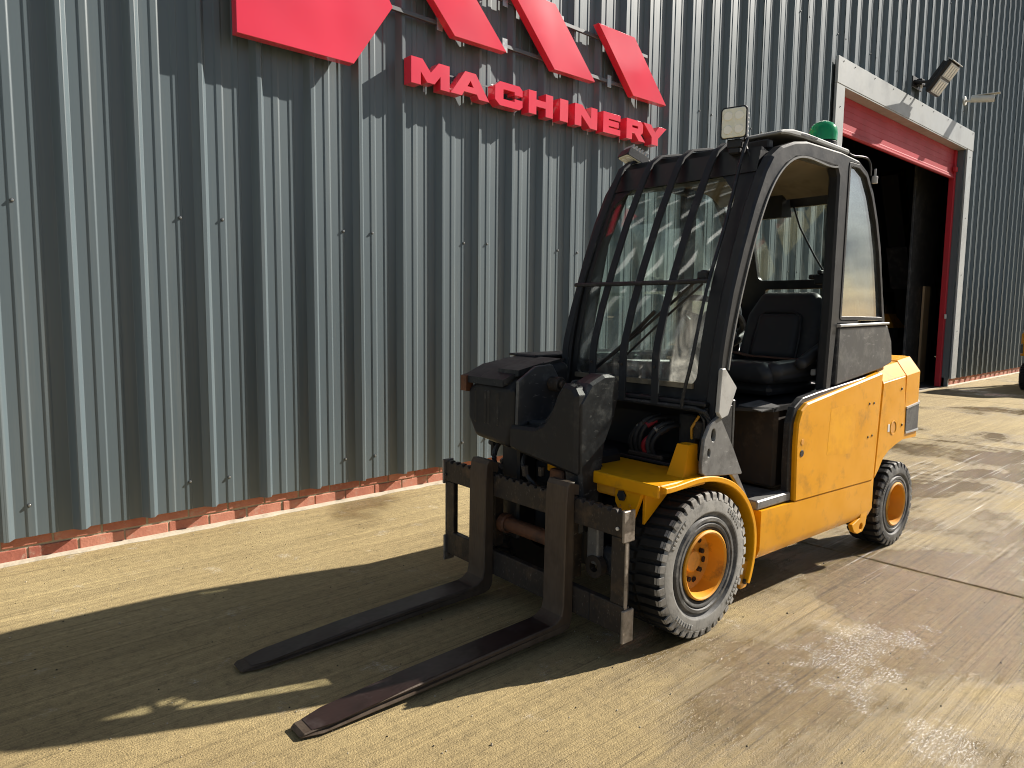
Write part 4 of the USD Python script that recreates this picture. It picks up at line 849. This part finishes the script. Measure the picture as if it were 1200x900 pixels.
# roof
roofp = np.array([(0.56, 1.985), (0.64, 2.012), (0.745, 2.028), (1.06, 2.028), (1.24, 2.013), (1.33, 1.972)])
obj('roof', ribbon(spline(roofp, 24), CV0 + 0.056, CV1 - 0.046, 0.03), 'black_worn', cab, smooth=30)
obj('roof_lining', ribbon(spline(np.array([(0.60, 1.955), (0.745, 1.972), (1.06, 1.972), (1.22, 1.955), (1.34, 1.90)]), 20), CV0 + 0.06, CV1 - 0.05, 0.012), 'lining', cab, smooth=30)
obj('header', sweep([(0.50, v, 1.925) for v in (CV0 + 0.056, CV1 - 0.046)], [(-0.06, -0.05), (0.06, -0.05), (0.06, 0.03), (-0.03, 0.055)], (0, 0, 1)), 'black', cab, smooth=20)
# rear frame with two window openings, leaning forward to the roof
def rearmap(a, b, t):
    return np.c_[1.405 + (1.93 - b) * 0.325 + t, a, b]
rf = rpoly([(CV0 + 0.056, 0.98), (CV1 - 0.046, 0.98), (CV1 - 0.046, 1.94), (CV0 + 0.056, 1.94)], 0.0,
           [rpoly([(0.16, 1.475), (0.735, 1.475), (0.735, 1.86), (0.16, 1.86)], 0.03), rpoly([(0.16, 1.06), (0.70, 1.06), (0.70, 1.425), (0.16, 1.425)], 0.02)])
obj('rear_frame', plate(rf, 0.0, 0.03, 0.003, fmap=rearmap), 'black', cab, smooth=20)
obj('rear_window', plate(sbox(0.15, 1.46, 0.745, 1.87), 0.012, 0.017, 0.0, fmap=rearmap), 'glass', cab, smooth=False)
obj('rear_window', plate(sbox(0.15, 1.05, 0.71, 1.435), 0.012, 0.017, 0.0, fmap=rearmap), 'glass', cab, smooth=False)
wm = hull([(1.37, v, z) for v, z in ((0.44, 1.80), (0.70, 1.80), (0.73, 1.83), (0.70, 1.92), (0.46, 1.92))] + [(1.30, v, z) for v, z in ((0.46, 1.795), (0.68, 1.795), (0.70, 1.83), (0.68, 1.93), (0.46, 1.93))])
obj('rear_wiper_cover', wm, 'plastic', cab, smooth=25)
obj('rear_wiper_arm', tube([(1.405, 0.45, 1.86), (1.425, 0.42, 1.75), (1.48, 0.36, 1.60), (1.53, 0.33, 1.52)], 0.005, 6), 'black', cab)
obj('window_latch', cat_(cbox((1.50, 0.27, 1.475), (1.545, 0.40, 1.50), 0.006), cbox((1.49, 0.30, 1.445), (1.53, 0.36, 1.50), 0.006), cbox((1.47, 0.31, 1.50), (1.50, 0.335, 1.52), 0.004)), 'plastic', cab)

# windscreen on a curved surface
FZ = np.array([0.62, 0.665, 0.90, 1.12, 1.20, 1.37, 1.548, 1.72, 1.866, 1.935, 1.982, 2.02])
FU = np.array([0.07, 0.078, 0.135, 0.160, 0.175, 0.215, 0.276, 0.345, 0.418, 0.47, 0.54, 0.66])
from scipy.interpolate import PchipInterpolator
prof_u = PchipInterpolator(FZ, FU)
def frontmap(off):
    def f(a, b, t):
        return np.c_[prof_u(np.clip(b, 0.62, 2.02)) + off + t, a, b]
    return f
hole = rpoly([(0.15, 0.985), (0.845, 0.985), (0.845, 1.80), (0.77, 1.875), (0.25, 1.875), (0.15, 1.78)], 0.05)
scr = rpoly([(CV0 + 0.056, 0.93), (CV1 - 0.046, 0.93), (CV1 - 0.046, 1.95), (CV0 + 0.056, 1.95)], 0.0, [hole])
ws = sub('windscreen', fk)
obj('surround', plate(scr, 0.0, 0.02, 0.0, sub=0.06, fmap=frontmap(0.022)), 'black', ws, smooth=30)
def front_pane(v0, v1, z0, z1, off, t, nv=14, nz=40):
    vs, zs = np.linspace(v0, v1, nv), np.linspace(z0, z1, nz)
    V, F = [], []
    for k, o in enumerate((off, off + t)):
        g = np.array([(float(prof_u(z)) + o, v, z) for z in zs for v in vs]); V.append(g)
        b = k * nv * nz
        for i in range(nz - 1):
            for j in range(nv - 1):
                q = [b + i * nv + j, b + i * nv + j + 1, b + (i + 1) * nv + j + 1, b + (i + 1) * nv + j]
                q = q if k else q[::-1]
                F += [[q[0], q[1], q[2]], [q[0], q[2], q[3]]]
    return (np.vstack(V), np.array(F))
pv, pf = front_pane(0.135, 0.86, 0.97, 1.89, 0.030, 0.005)
obj('glass', (pv, pf), 'screen', ws, smooth=40)
obj('lower_seal', sweep([(float(prof_u(0.985)) + 0.016, v, 0.985) for v in (0.16, 0.84)], [(-0.006, -0.010), (0.006, -0.010), (0.006, 0.012), (-0.006, 0.012)], (0, 0, 1)), 'seal_dust', ws)
wp = lambda v, z, o=0.012: (float(prof_u(z)) + o, v, z)
wiper = sub('wiper', fk)
obj('motor', cat_(cyl(wp(0.175, 1.44, 0.02), wp(0.175, 1.44, -0.02), 0.022, 14), cbox(tuple(np.array(wp(0.15, 1.425, -0.02))), tuple(np.array(wp(0.20, 1.455, 0.01))), 0.005)), 'black', wiper)
obj('arm', tube([wp(0.18, 1.44, -0.012), wp(0.30, 1.335, -0.008), wp(0.46, 1.20, -0.002), wp(0.57, 1.12, 0.0)], 0.0065, 6), 'black', wiper)
obj('arm', tube([wp(0.17, 1.405, -0.010), wp(0.30, 1.29, -0.008), wp(0.44, 1.165, -0.002), wp(0.56, 1.06, 0.0)], 0.005, 6), 'black', wiper)
obj('blade', tube([wp(0.40, 1.29, 0.004), wp(0.57, 1.12, 0.002), wp(0.74, 1.0, 0.006)], 0.009, 6), 'black', wiper)

# front guard of bent flat bars
gd = sub('screen_guard', fk)
bar = [(1.02, 2.062), (0.80, 2.060), (0.64, 2.052), (0.52, 2.028), (0.455, 1.985), (0.41, 1.91), (0.302, 1.70), (0.205, 1.47), (0.142, 1.30), (0.100, 1.155), (0.091, 1.10), (0.091, 0.905)]
def flat(path, v, w, t, mat_, par, name):
    p = np.array(path)
    m = sweep([(u, v, z) for u, z in p], [(-w / 2, -t / 2), (w / 2, -t / 2), (w / 2, t / 2), (-w / 2, t / 2)], (0, 0, 1) if False else (1, 0, 0.4))
    return m
def bar_mesh(path, v, w, t):
    p = np.array(path); g = np.gradient(p, axis=0); g /= np.linalg.norm(g, axis=1)[:, None]
    nn = np.c_[g[:, 1], -g[:, 0]]
    pl = Polygon(np.vstack([p + nn * t / 2, (p - nn * t / 2)[::-1]])).buffer(0)
    return plate(pl, v - w / 2, v + w / 2, 0.002, both=True)
for v in (0.30, 0.48, 0.66, 0.84):
    obj('guard_bar', bar_mesh(bar, v, 0.037, 0.012), 'guard', gd, smooth=35)
    obj('bar_bolt', cyl((0.084, v, 1.06), (0.078, v, 1.06), 0.006, 8), 'steel_dark', gd)
obj('cross_bar', tube([(0.186, 0.12, 1.415), (0.176, 0.30, 1.412), (0.176, 0.6, 1.412), (0.180, 0.87, 1.412)], 0.010, 8), 'rust_dark' if 'rust_dark' in K else 'black_worn', gd)
obj('foot_rail', tube([(0.095, 0.90, 0.905), (0.095, 0.4, 0.905), (0.095, 0.10, 0.905), (0.10, 0.055, 0.895), (0.11, 0.04, 0.86), (0.11, 0.04, 0.80)], 0.010, 8), 'black_worn', gd)
obj('roof_rail', cbox((0.985, 0.26, 2.034), (1.025, 0.88, 2.056), 0.004), 'black_worn', gd)
obj('lamp_rail', cbox((0.545, 0.10, 1.985), (0.585, 0.90, 2.025), 0.006), 'black', gd)
# lamp cable running down in front of the near pillar
cb = [onv for onv in []]
obj('lamp_cable', tube([(0.47, 0.155, 2.02), (0.44, 0.150, 1.97), (0.365, 0.140, 1.80), (0.27, 0.125, 1.60), (0.165, 0.115, 1.38), (0.115, 0.118, 1.20), (0.085, 0.130, 1.04), (0.082, 0.15, 0.95), (0.09, 0.16, 0.90)], 0.0075, 6, 40), 'black_worn', fk)
obj('lamp_cable', tube([(0.47, 0.165, 2.03), (0.46, 0.145, 1.97), (0.49, 0.11, 1.91), (0.53, 0.10, 1.96)], 0.005, 6, 20), 'black', fk)

# bulkhead below the screen, with an open recess of hoses
bh = sub('bulkhead', fk)
obj('recess_back', cbox((0.30, 0.06, 0.62), (0.32, 0.95, 0.93), 0.004), 'black', bh)
obj('recess_floor', cbox((0.09, 0.14, 0.652), (0.30, 0.95, 0.664), 0.002), 'black', bh)
obj('top_shelf', cbox((0.105, 0.06, 0.912), (0.30, 0.92, 0.932), 0.006), 'black', bh)
obj('side_cheek', cbox((0.12, 0.06, 0.655), (0.30, 0.078, 0.91), 0.004), 'plastic', bh)
obj('recess_frame', tube([(0.112, 0.065, 0.66), (0.112, 0.065, 0.86), (0.112, 0.09, 0.895), (0.112, 0.50, 0.900)], 0.007, 6), 'black_worn', bh)
for k, (v, mt, h) in enumerate([(0.40, 'black', 0.80), (0.375, 'black_worn', 0.82), (0.35, 'black', 0.815), (0.325, 'redhose', 0.775), (0.305, 'black_worn', 0.80), (0.28, 'black', 0.79)]):
    obj('hose', tube([(0.13, v + 0.03, 0.675), (0.105, v + 0.035, 0.73), (0.115, v + 0.015, h - 0.02), (0.19, v - 0.03, h + 0.02)], 0.011, 8, 18), mt, bh)
    obj('hose_fitting', cyl((0.118, v + 0.012, h - 0.014), (0.155, v - 0.01, h + 0.012), 0.0135, 8), {2: 'redhose', 3: 'redhose', 4: 'brass', 0: 'brass'}.get(k, 'steel_dark'), bh)
obj('valve_block', cbox((0.10, 0.26, 0.664), (0.17, 0.45, 0.685), 0.006), 'steel_dark', bh)
obj('fuse_cover', cbox((0.20, 0.17, 0.70), (0.24, 0.255, 0.86), 0.006), 'plastic', bh)
obj('reservoir', cyl((0.16, 0.115, 0.775), (0.16, 0.115, 0.85), 0.035, 16), 'steel_dark', bh)
obj('reservoir_hook', tube([(0.13, 0.135, 0.775), (0.12, 0.13, 0.82), (0.14, 0.11, 0.87)], 0.006, 6), 'yellow_dirty', bh)

# cab inside
ci = sub('cab_interior', fk)
obj('floor', cbox((0.32, 0.05, 0.455), (0.72, 0.92, 0.475), 0.004), 'grey_plate', ci)
obj('door_sill', cbox((0.44, 0.012, 0.447), (0.715, 0.07, 0.488), 0.006), 'grey_plate', ci)
obj('tunnel_wall', cat_(cbox((0.33, 0.34, 0.476), (1.40, 0.90, 0.66), 0.01), cbox((0.33, 0.33, 0.663), (1.40, 0.90, 0.85), 0.015)), 'dusty_dark', ci)
obj('seat_plinth', cbox((0.72, 0.10, 0.48), (1.42, 0.90, 0.862), 0.015), 'dusty_dark', ci)
obj('plinth_top', hull([(0.50, 0.32, 0.855), (0.50, 0.88, 0.855), (0.66, 0.085, 0.865), (1.44, 0.085, 0.90), (1.44, 0.9, 0.90), (0.66, 0.085, 0.845), (1.44, 0.085, 0.87), (0.5, 0.88, 0.845), (0.5, 0.32, 0.845), (1.44, 0.9, 0.87)]), 'plastic', ci, smooth=20)
obj('step_plate', hull([(0.60, 0.105, 0.852), (0.70, 0.075, 0.872), (0.735, 0.20, 0.885), (0.62, 0.235, 0.866), (0.60, 0.105, 0.848), (0.70, 0.075, 0.866), (0.735, 0.20, 0.88), (0.62, 0.235, 0.862)]), 'grey_plate', ci, smooth=15)
obj('dashboard', hull([(0.20, v, z) for v in (0.10, 0.88) for z in (0.935, 1.0)] + [(0.42, v, z) for v in (0.34, 0.88) for z in (0.70, 1.02)] + [(0.30, v, 1.06) for v in (0.4, 0.86)]), 'plastic', ci, smooth=20)
obj('control_column', sweep([(0.40, 0.42, 0.95), (0.60, 0.42, 1.24)], [(-0.05, -0.05), (0.05, -0.05), (0.05, 0.05), (-0.05, 0.05)], (0, 1, 0)), 'plastic', ci)
swc, swn = np.array([0.64, 0.42, 1.27]), np.array([0.55, 0, 0.83])
e1, e2 = np.array([0, 1.0, 0]), np.cross(swn / np.linalg.norm(swn), [0, 1.0, 0])
obj('steering_wheel', cat_(sweep([swc + 0.155 * (math.cos(t) * e1 + math.sin(t) * e2) for t in np.linspace(0, 2 * math.pi, 28, endpoint=False)], circ(0.014, 8), swn, closed=True),
    *[tube([swc - swn * 0.02, swc + 0.15 * (math.cos(t) * e1 + math.sin(t) * e2)], 0.01, 6) for t in (0.3, 2.4, 4.5)], cyl(swc - swn * 0.03, swc + swn * 0.012, 0.035, 14)), 'black_worn', ci)
for v in (0.28, 0.34):
    obj('lever', tube([(0.52, v, 0.95), (0.56, v, 1.10), (0.60, v - 0.01, 1.18)], 0.006, 6), 'black', ci)
    obj('lever_knob', trimesh.creation.icosphere(2, 0.018).apply_translation((0.60, v - 0.01, 1.19)), 'black', ci, smooth=True)
seat = sub('seat', fk)
SV = 0.40
def cushion(pts, r):
    """rounded pad: hull of spheres"""
    sp = trimesh.creation.icosphere(2, r).vertices
    return hull(np.vstack([sp + np.array(p) for p in pts]))
obj('seat_base', cbox((0.82, SV - 0.2, 0.895), (1.30, SV + 0.2, 0.95), 0.02), 'plastic', seat)
obj('cushion', cushion([(0.82, SV - 0.17, 0.995), (0.82, SV + 0.17, 0.995), (1.22, SV - 0.2, 0.99), (1.22, SV + 0.2, 0.99), (0.82, SV - 0.15, 1.01), (0.82, SV + 0.15, 1.01)], 0.045), 'vinyl', seat, smooth=40)
for s_ in (-1, 1):
    obj('side_bolster', cushion([(0.86, SV + s_ * 0.2, 1.01), (1.20, SV + s_ * 0.215, 1.02)], 0.05), 'vinyl', seat, smooth=40)
obj('backrest', cushion([(1.235, SV - 0.175, 1.06), (1.235, SV + 0.175, 1.06), (1.30, SV - 0.165, 1.26), (1.30, SV + 0.165, 1.26), (1.325, SV - 0.12, 1.345), (1.325, SV + 0.12, 1.345)], 0.055), 'vinyl', seat, smooth=40)
obj('back_pad', cushion([(1.185, SV - 0.09, 1.08), (1.185, SV + 0.09, 1.08), (1.24, SV - 0.085, 1.25), (1.24, SV + 0.085, 1.25)], 0.04), 'vinyl', seat, smooth=40)
obj('pad_seam', tube([(1.155, SV - 0.135, 1.05), (1.19, SV - 0.135, 1.16), (1.222, SV - 0.12, 1.27), (1.23, SV - 0.08, 1.295), (1.23, SV + 0.08, 1.295), (1.222, SV + 0.12, 1.27), (1.19, SV + 0.135, 1.16), (1.155, SV + 0.135, 1.05)], 0.006, 6), 'black', seat)
for s_ in (-1, 1):
    obj('armrest', cushion([(1.30, SV + s_ * 0.265, 1.16), (1.20, SV + s_ * 0.265, 1.13), (1.05, SV + s_ * 0.265, 1.075), (0.98, SV + s_ * 0.265, 1.05)], 0.03), 'vinyl', seat, smooth=40)
obj('recliner_cover', cushion([(1.27, SV - 0.25, 1.0), (1.20, SV - 0.25, 0.98), (1.30, SV - 0.25, 1.08)], 0.03), 'plastic', seat, smooth=40)
obj('hip_belt', sweep([(1.17, SV + 0.23, 1.075), (1.10, SV + 0.1, 1.065), (1.08, SV - 0.1, 1.062), (1.10, SV - 0.22, 1.06)], [(-0.022, -0.003), (0.022, -0.003), (0.022, 0.003), (-0.022, 0.003)]), 'brownboard', seat)
obj('belt_buckle', cbox((1.05, SV - 0.30, 0.99), (1.10, SV - 0.275, 1.02), 0.004), 'pale_plate', seat)

# roof furniture
rt_ = sub('roof_tray', fk)
tr = plate(rpoly([(0.53, 2.036), (0.58, 2.060), (0.66, 2.072), (0.78, 2.074), (1.17, 2.062), (1.17, 2.040), (0.76, 2.050), (0.62, 2.046)], 0.006), 0.05, 0.26, 0.006, both=True)
obj('tray', tr, 'roofgrey', rt_, smooth=25)
obj('slot', plate(rpoly([(0.70, 2.060), (0.76, 2.067), (0.86, 2.066), (0.86, 2.059), (0.76, 2.056)], 0.002), 0.0485, 0.052, 0.0), 'black', rt_, smooth=False)
bc = sub('beacon', fk)
obj('base', cyl((1.06, 0.13, 2.064), (1.06, 0.13, 2.094), 0.064, 24), 'plastic', bc)
obj('lens', lathe([(0.063, 0.0), (0.065, 0.035), (0.060, 0.060), (0.045, 0.080), (0.022, 0.091), (0.0, 0.093)], (1.06, 0.13, 2.0945), (0, 0, 1), 28), 'green', bc, smooth=60)
def work_lamp(c, yaw, pitch, name, label=None):
    lp = sub('work_lamp', fk)
    if label: lp.SetCustomDataByKey('label', label)
    def put(m):
        return xf(m, c, ry=pitch, rz=yaw)
    obj('housing', put(hull([(0.0, y, z) for y in (-0.052, 0.052) for z in (-0.062, 0.062)] + [(-0.012, y, z) for y in (-0.045, 0.045) for z in (-0.066, 0.066)] + [(-0.012, y, z) for y in (-0.056, 0.056) for z in (-0.054, 0.054)] + [(0.03, y, z) for y in (-0.048, 0.048) for z in (-0.056, 0.056)])), 'black', lp, smooth=20)
    obj('lens', put(plate(rpoly([(-0.050, -0.060), (0.050, -0.060), (0.050, 0.060), (-0.050, 0.060)], 0.012), -0.016, -0.011, 0.002, axis='u')), 'lens', lp, smooth=20)
    for y in (-0.023, 0.023):
        for z in (-0.028, 0.028):
            obj('led', put(lathe([(0.019, -0.0165), (0.017, -0.019), (0.006, -0.0185), (0.0, -0.018)], (0, y, z), (1, 0, 0), 14)), 'led', lp, smooth=30)
    for z in np.linspace(-0.045, 0.045, 6):
        obj('cooling_fin', put(cbox((0.0305, -0.046, z - 0.004), (0.05, 0.046, z + 0.004), 0.001)), 'pale_plate', lp, smooth=False)
    obj('bracket', put(cat_(cbox((0.0, -0.03, -0.10), (0.03, 0.03, -0.064), 0.004), cbox((0.0, -0.025, -0.125), (0.05, 0.025, -0.098), 0.006))), 'black', lp)
work_lamp((0.425, 0.19, 2.082), 0.28, 0.0, 'a', 'work lamp on the near corner of the roof, lens to the front')
work_lamp((0.56, 0.86, 2.05), -0.35, -1.15, 'b', 'work lamp on the far corner of the roof, tipped upwards')
obj('roof_cable', tube([(1.15, 0.06, 2.066), (1.28, 0.05, 2.045), (1.36, 0.045, 2.04), (1.40, 0.05, 1.97)], 0.005, 6, 16), 'black', fk)
obj('aerial_mount', cat_(cyl((1.405, 0.03, 1.93), (1.405, 0.03, 1.965), 0.014, 10), cyl((1.405, 0.03, 1.965), (1.407, 0.03, 2.0), 0.006, 8)), 'pale_plate', fk)

# boom head, carriage and forks ------------------------------------------
bm = sub('boom', fk)
obj('boom_arm', cbox((0.02, 0.955, 0.80), (1.95, 1.125, 1.065), 0.015), 'black_worn', bm)
obj('boom_top_plate', cbox((-0.02, 0.93, 1.0655), (0.75, 1.13, 1.078), 0.004), 'black_worn', bm)
hd = sub('boom_head', fk)
obj('nose', cushion([(-0.285, v, z) for v, z in ((0.775, 0.775), (0.775, 0.93), (1.0, 0.935), (1.045, 0.91), (1.045, 0.80), (1.0, 0.735), (0.80, 0.715))] + [(-0.20, v, 1.0) for v in (0.79, 1.02)] + [(0.0, v, z) for v in (0.775, 1.085) for z in (0.73, 1.025)], 0.03), 'plastic', hd, smooth=35)
obj('nose_cover', hull([(-0.325, v, z) for v in (0.80, 1.09) for z in (0.955, 0.985)] + [(-0.22, v, 1.035) for v in (0.77, 1.08)] + [(0.0, v, 1.07) for v in (0.77, 1.08)] + [(0.0, v, 1.03) for v in (0.77, 1.1)]), 'black_worn', hd, smooth=18)
obj('side_plate', plate(rpoly([(-0.305, 0.795), (-0.30, 0.985), (-0.20, 1.045), (-0.10, 1.05), (-0.06, 0.99), (-0.045, 0.86), (-0.10, 0.745), (-0.24, 0.765)], 0.008), 0.724, 0.738, 0.003), 'charcoal', hd, smooth=20)
obj('pivot_boss', cat_(cyl((-0.105, 0.723, 0.965), (-0.105, 0.66, 0.965), 0.033, 18), cyl((-0.105, 0.66, 0.965), (-0.105, 0.645, 0.965), 0.018, 12)), 'steel_dark', hd)
obj('pivot_pin', cyl((-0.06, 0.70, 0.925), (-0.06, 0.64, 0.925), 0.014, 10), 'rust', hd)
for a, b in ((-0.25, 0.80), (-0.10, 0.81), (-0.085, 0.86)):
    obj('bolt', cyl((a, 0.7235, b), (a, 0.716, b), 0.009, 6), 'black', hd, smooth=False)
sd = rpoly([(0.350, 0.640), (0.350, 0.960), (0.372, 0.99), (0.43, 1.004), (0.468, 0.955), (0.50, 0.885), (0.545, 0.825), (0.60, 0.80), (0.765, 0.792), (0.765, 0.69), (0.66, 0.676)], 0.012)
obj('saddle', plate(sd, -0.320, -0.205, 0.014, axis='u'), 'plastic', hd, smooth=25)
ga = rpoly([(-0.30, 0.655), (-0.305, 0.93), (-0.245, 1.005), (-0.17, 1.035), (-0.105, 1.035), (-0.075, 1.005), (-0.075, 0.95), (-0.10, 0.86), (-0.155, 0.75), (-0.185, 0.50), (-0.225, 0.40), (-0.29, 0.40), (-0.285, 0.54)], 0.01)
for k, v in enumerate((0.84, 0.905, 0.93, 1.0)):
    obj('nose_rib', hull([(-0.314, v, z) for z in (0.775, 0.93)] + [(-0.314, v + 0.014, z) for z in (0.775, 0.93)] + [(-0.322, v + 0.007, z) for z in (0.785, 0.92)]), 'black_worn', hd, smooth=15)
obj('cover_lip', hull([(-0.335, v, z) for v in (1.055, 1.098) for z in (0.915, 0.985)] + [(-0.29, v, z) for v in (1.06, 1.098) for z in (0.91, 0.995)]), 'rust', hd, smooth=15)
obj('cover_step', hull([(-0.27, v, z) for v in (0.76, 0.90) for z in (1.0, 1.028)] + [(-0.12, v, z) for v in (0.76, 0.86) for z in (1.02, 1.058)]), 'black_worn', hd, smooth=15)
obj('goose_arm', plate(ga, 0.345, 0.44, 0.012, both=True), 'black_worn', hd, smooth=20)
obj('saddle_cover', plate(rpoly([(0.445, 0.70), (0.445, 1.02), (0.47, 1.0), (0.51, 0.90), (0.57, 0.83), (0.72, 0.81), (0.72, 0.70)], 0.01), -0.245, -0.085, 0.01, axis='u'), 'black_worn', hd, smooth=25)
obj('mast_leg', cbox((-0.23, 0.80, 0.25), (-0.12, 0.92, 0.72), 0.01), 'black', hd)
obj('mast_leg', cbox((-0.22, 0.38, 0.25), (-0.12, 0.46, 0.66), 0.01), 'black', hd)
obj('back_box', cbox((-0.115, 0.42, 0.30), (0.04, 0.86, 0.70), 0.02), 'black', hd)
obj('chain_anchor', cat_(cyl((-0.20, 1.02, 0.60), (-0.20, 1.02, 0.68), 0.012, 10), cyl((-0.20, 1.02, 0.655), (-0.20, 1.02, 0.675), 0.024, 8)), 'black', hd)
obj('hose_loop', tube([(-0.24, 0.90, 0.70), (-0.30, 0.88, 0.60), (-0.27, 0.84, 0.52), (-0.2, 0.80, 0.45)], 0.012, 8, 18), 'black', hd)
obj('hose_loop', tube([(-0.24, 0.70, 0.69), (-0.31, 0.66, 0.60), (-0.29, 0.60, 0.54), (-0.2, 0.62, 0.42)], 0.011, 8, 18), 'black', hd)
obj('hose_coupling', cat_(cyl((-0.31, 0.655, 0.585), (-0.312, 0.66, 0.63), 0.016, 8), cyl((-0.30, 0.57, 0.60), (-0.30, 0.57, 0.64), 0.014, 8)), 'steel_dark', hd)
obj('valve', cat_(cbox((-0.28, 0.46, 0.585), (-0.22, 0.545, 0.635), 0.006), cyl((-0.25, 0.50, 0.635), (-0.25, 0.50, 0.665), 0.012, 8)), 'rust', hd)

cg = sub('carriage', fk)
CU = -0.35
def toothed(v0, v1, z0, z1, step):
    pts = [(v0, z0), (v1, z0), (v1, z1)]
    n = int((v1 - v0) / step)
    for i in range(n):
        a = v1 - (i + 0.15) * (v1 - v0) / n; w = (v1 - v0) / n
        pts += [(a, z1), (a - 0.14 * w, z1 - 0.010), (a - 0.40 * w, z1 - 0.010), (a - 0.54 * w, z1)]
    pts += [(v0, z1)]
    return Polygon(pts)
obj('top_bar', plate(toothed(0.07, 1.212, 0.468, 0.568, 0.045), CU, CU + 0.032, 0.003, axis='u', both=True), 'steel_dark', cg, smooth=15)
obj('bottom_bar', plate(rpoly([(0.06, 0.10), (1.205, 0.112), (1.205, 0.222), (0.06, 0.21)], 0.003), CU + 0.002, CU + 0.034, 0.003, axis='u', both=True), 'steel_dark', cg, smooth=15)
for v0, v1 in ((0.062, 0.13), (1.135, 1.195)):
    obj('end_bar', cbox((CU + 0.003, v0, 0.212), (CU + 0.03, v1, 0.466), 0.003), 'steel_dark', cg)
for v in (0.064, 1.206):
    s_ = -1 if v < 0.5 else 1
    obj('end_stop', cbox((CU - 0.012, v - 0.008, 0.455), (CU + 0.05, v + 0.004, 0.572), 0.003), 'worn_edge', cg)
    obj('end_stop', cbox((CU - 0.010, v - 0.012, 0.075), (CU + 0.05, v + 0.0, 0.20), 0.003), 'worn_edge', cg)
    obj('end_rod', cbox((CU + 0.004, v - 0.005, 0.20), (CU + 0.020, v + 0.002, 0.456), 0.002), 'worn_edge', cg)
for v in (0.095, 1.19):
    obj('bolt', cyl((CU - 0.0005, v, 0.50), (CU - 0.008, v, 0.50), 0.007, 8), 'sticker' if v < 0.5 else 'black', cg)
obj('bar_joint', cbox((CU + 0.0005, 0.232, 0.104), (CU + 0.0025, 0.235, 0.214), 0.0), 'black', cg)
obj('brace', cbox((CU + 0.034, 0.36, 0.22), (CU + 0.09, 0.42, 0.47), 0.006), 'steel_dark', cg)
obj('brace', cbox((CU + 0.034, 0.86, 0.22), (CU + 0.09, 0.92, 0.47), 0.006), 'steel_dark', cg)
obj('side_shift_cylinder', cat_(cyl((CU + 0.07, 0.50, 0.335), (CU + 0.07, 0.83, 0.335), 0.032, 18), cyl((CU + 0.07, 0.80, 0.335), (CU + 0.07, 0.845, 0.335), 0.044, 18)), 'rust', cg)
obj('lift_rod', cat_(cyl((CU + 0.12, 0.60, 0.36), (CU + 0.12, 0.60, 0.50), 0.012, 12), cyl((CU + 0.12, 0.565, 0.36), (CU + 0.12, 0.565, 0.50), 0.006, 10)), 'chrome', cg)
obj('lug_eye', lathe([(0.022, 0), (0.045, 0), (0.045, 0.03), (0.022, 0.03), (0.022, 0)], (CU + 0.075, 0.285, 0.285), (1, 0, 0), 20), 'steel_dark', cg)
obj('tilt_link', cbox((CU + 0.08, 0.27, 0.29), (CU + 0.12, 0.33, 0.47), 0.006), 'grey_plate', cg)
obj('hydraulic_box', cbox((CU + 0.12, 0.16, 0.24), (CU + 0.30, 0.30, 0.36), 0.02), 'black_worn', cg)

def fork(v0, v1, zt, name, label):
    f = sub('fork', fk)
    f.SetCustomDataByKey('label', label)
    pr = [(CU - 0.002, 0.63), (CU - 0.002, 0.10), (CU - 0.006, 0.065), (CU - 0.02, 0.045), (CU - 0.05, 0.036), (-0.95, 0.022), (-1.40, 0.006), (-1.462, 0.006), (-1.468, 0.012), (-1.455, 0.020), (-1.05, 0.052), (-0.47, 0.079), (-0.44, 0.086), (-0.412, 0.105), (-0.404, 0.14), (-0.398, 0.55), (-0.392, 0.615), (-0.38, 0.632)]
    pl = Polygon(pr).buffer(0)
    m = plate(pl, v0, v1, 0.004, both=True)
    v = np.array(m.vertices)
    # blade tapers to a rounded tip
    t = np.clip((-v[:, 0] - 1.36) / 0.108, 0, 1)
    vc = (v0 + v1) / 2
    v[:, 1] = vc + (v[:, 1] - vc) * (1 - 0.42 * t ** 1.6)
    m.vertices = v
    obj('blade_and_shank', m, 'fork_steel', f, smooth=25)
    top = Polygon([(-0.455, v0 + 0.006), (-1.36, v0 + 0.006), (-1.43, v0 + 0.022), (-1.43, v1 - 0.022), (-1.36, v1 - 0.006), (-0.455, v1 - 0.006)])
    zf = lambda u: np.interp(-u, [0.47, 1.05, 1.455], [0.0792, 0.0522, 0.0202])
    m = plate(top, 0.0, -0.001, 0.0, axis='z', sub=0.08)
    v = np.array(m.vertices); v[:, 2] = zf(v[:, 0]) + 0.0012 + v[:, 2] * 0.9 ; m.vertices = v
    obj('wear_face', m, 'fork_top', f, smooth=30)
    obj('hook', hull([(CU - 0.03, v, z) for v in (v0 + 0.01, v1 - 0.01) for z in (0.585, 0.632)] + [(CU + 0.03, v, z) for v in (v0 + 0.01, v1 - 0.01) for z in (0.572, 0.612)]), 'fork_steel', f, smooth=15)
    return f
fork(0.318, 0.438, 0, 'a', 'fork nearer the camera')
fork(0.822, 0.940, 0, 'b', 'fork nearer the wall')

# ------------------------------------------------------------------ second machine, mostly outside the right edge
s2 = UsdGeom.Xform.Define(stage, '/World/' + numbered('/World', 'forklift'))
s2.AddTranslateOp().Set(Gf.Vec3d(16.48, -1.0, 0)); s2.AddRotateZOp().Set(180.0)
s2.GetPrim().GetReferences().AddInternalReference('/World/forklift')
s2.GetPrim().SetInstanceable(True)
tag(s2.GetPrim(), 'second yellow forklift, only its rear showing at the right edge of the photo', 'forklift')
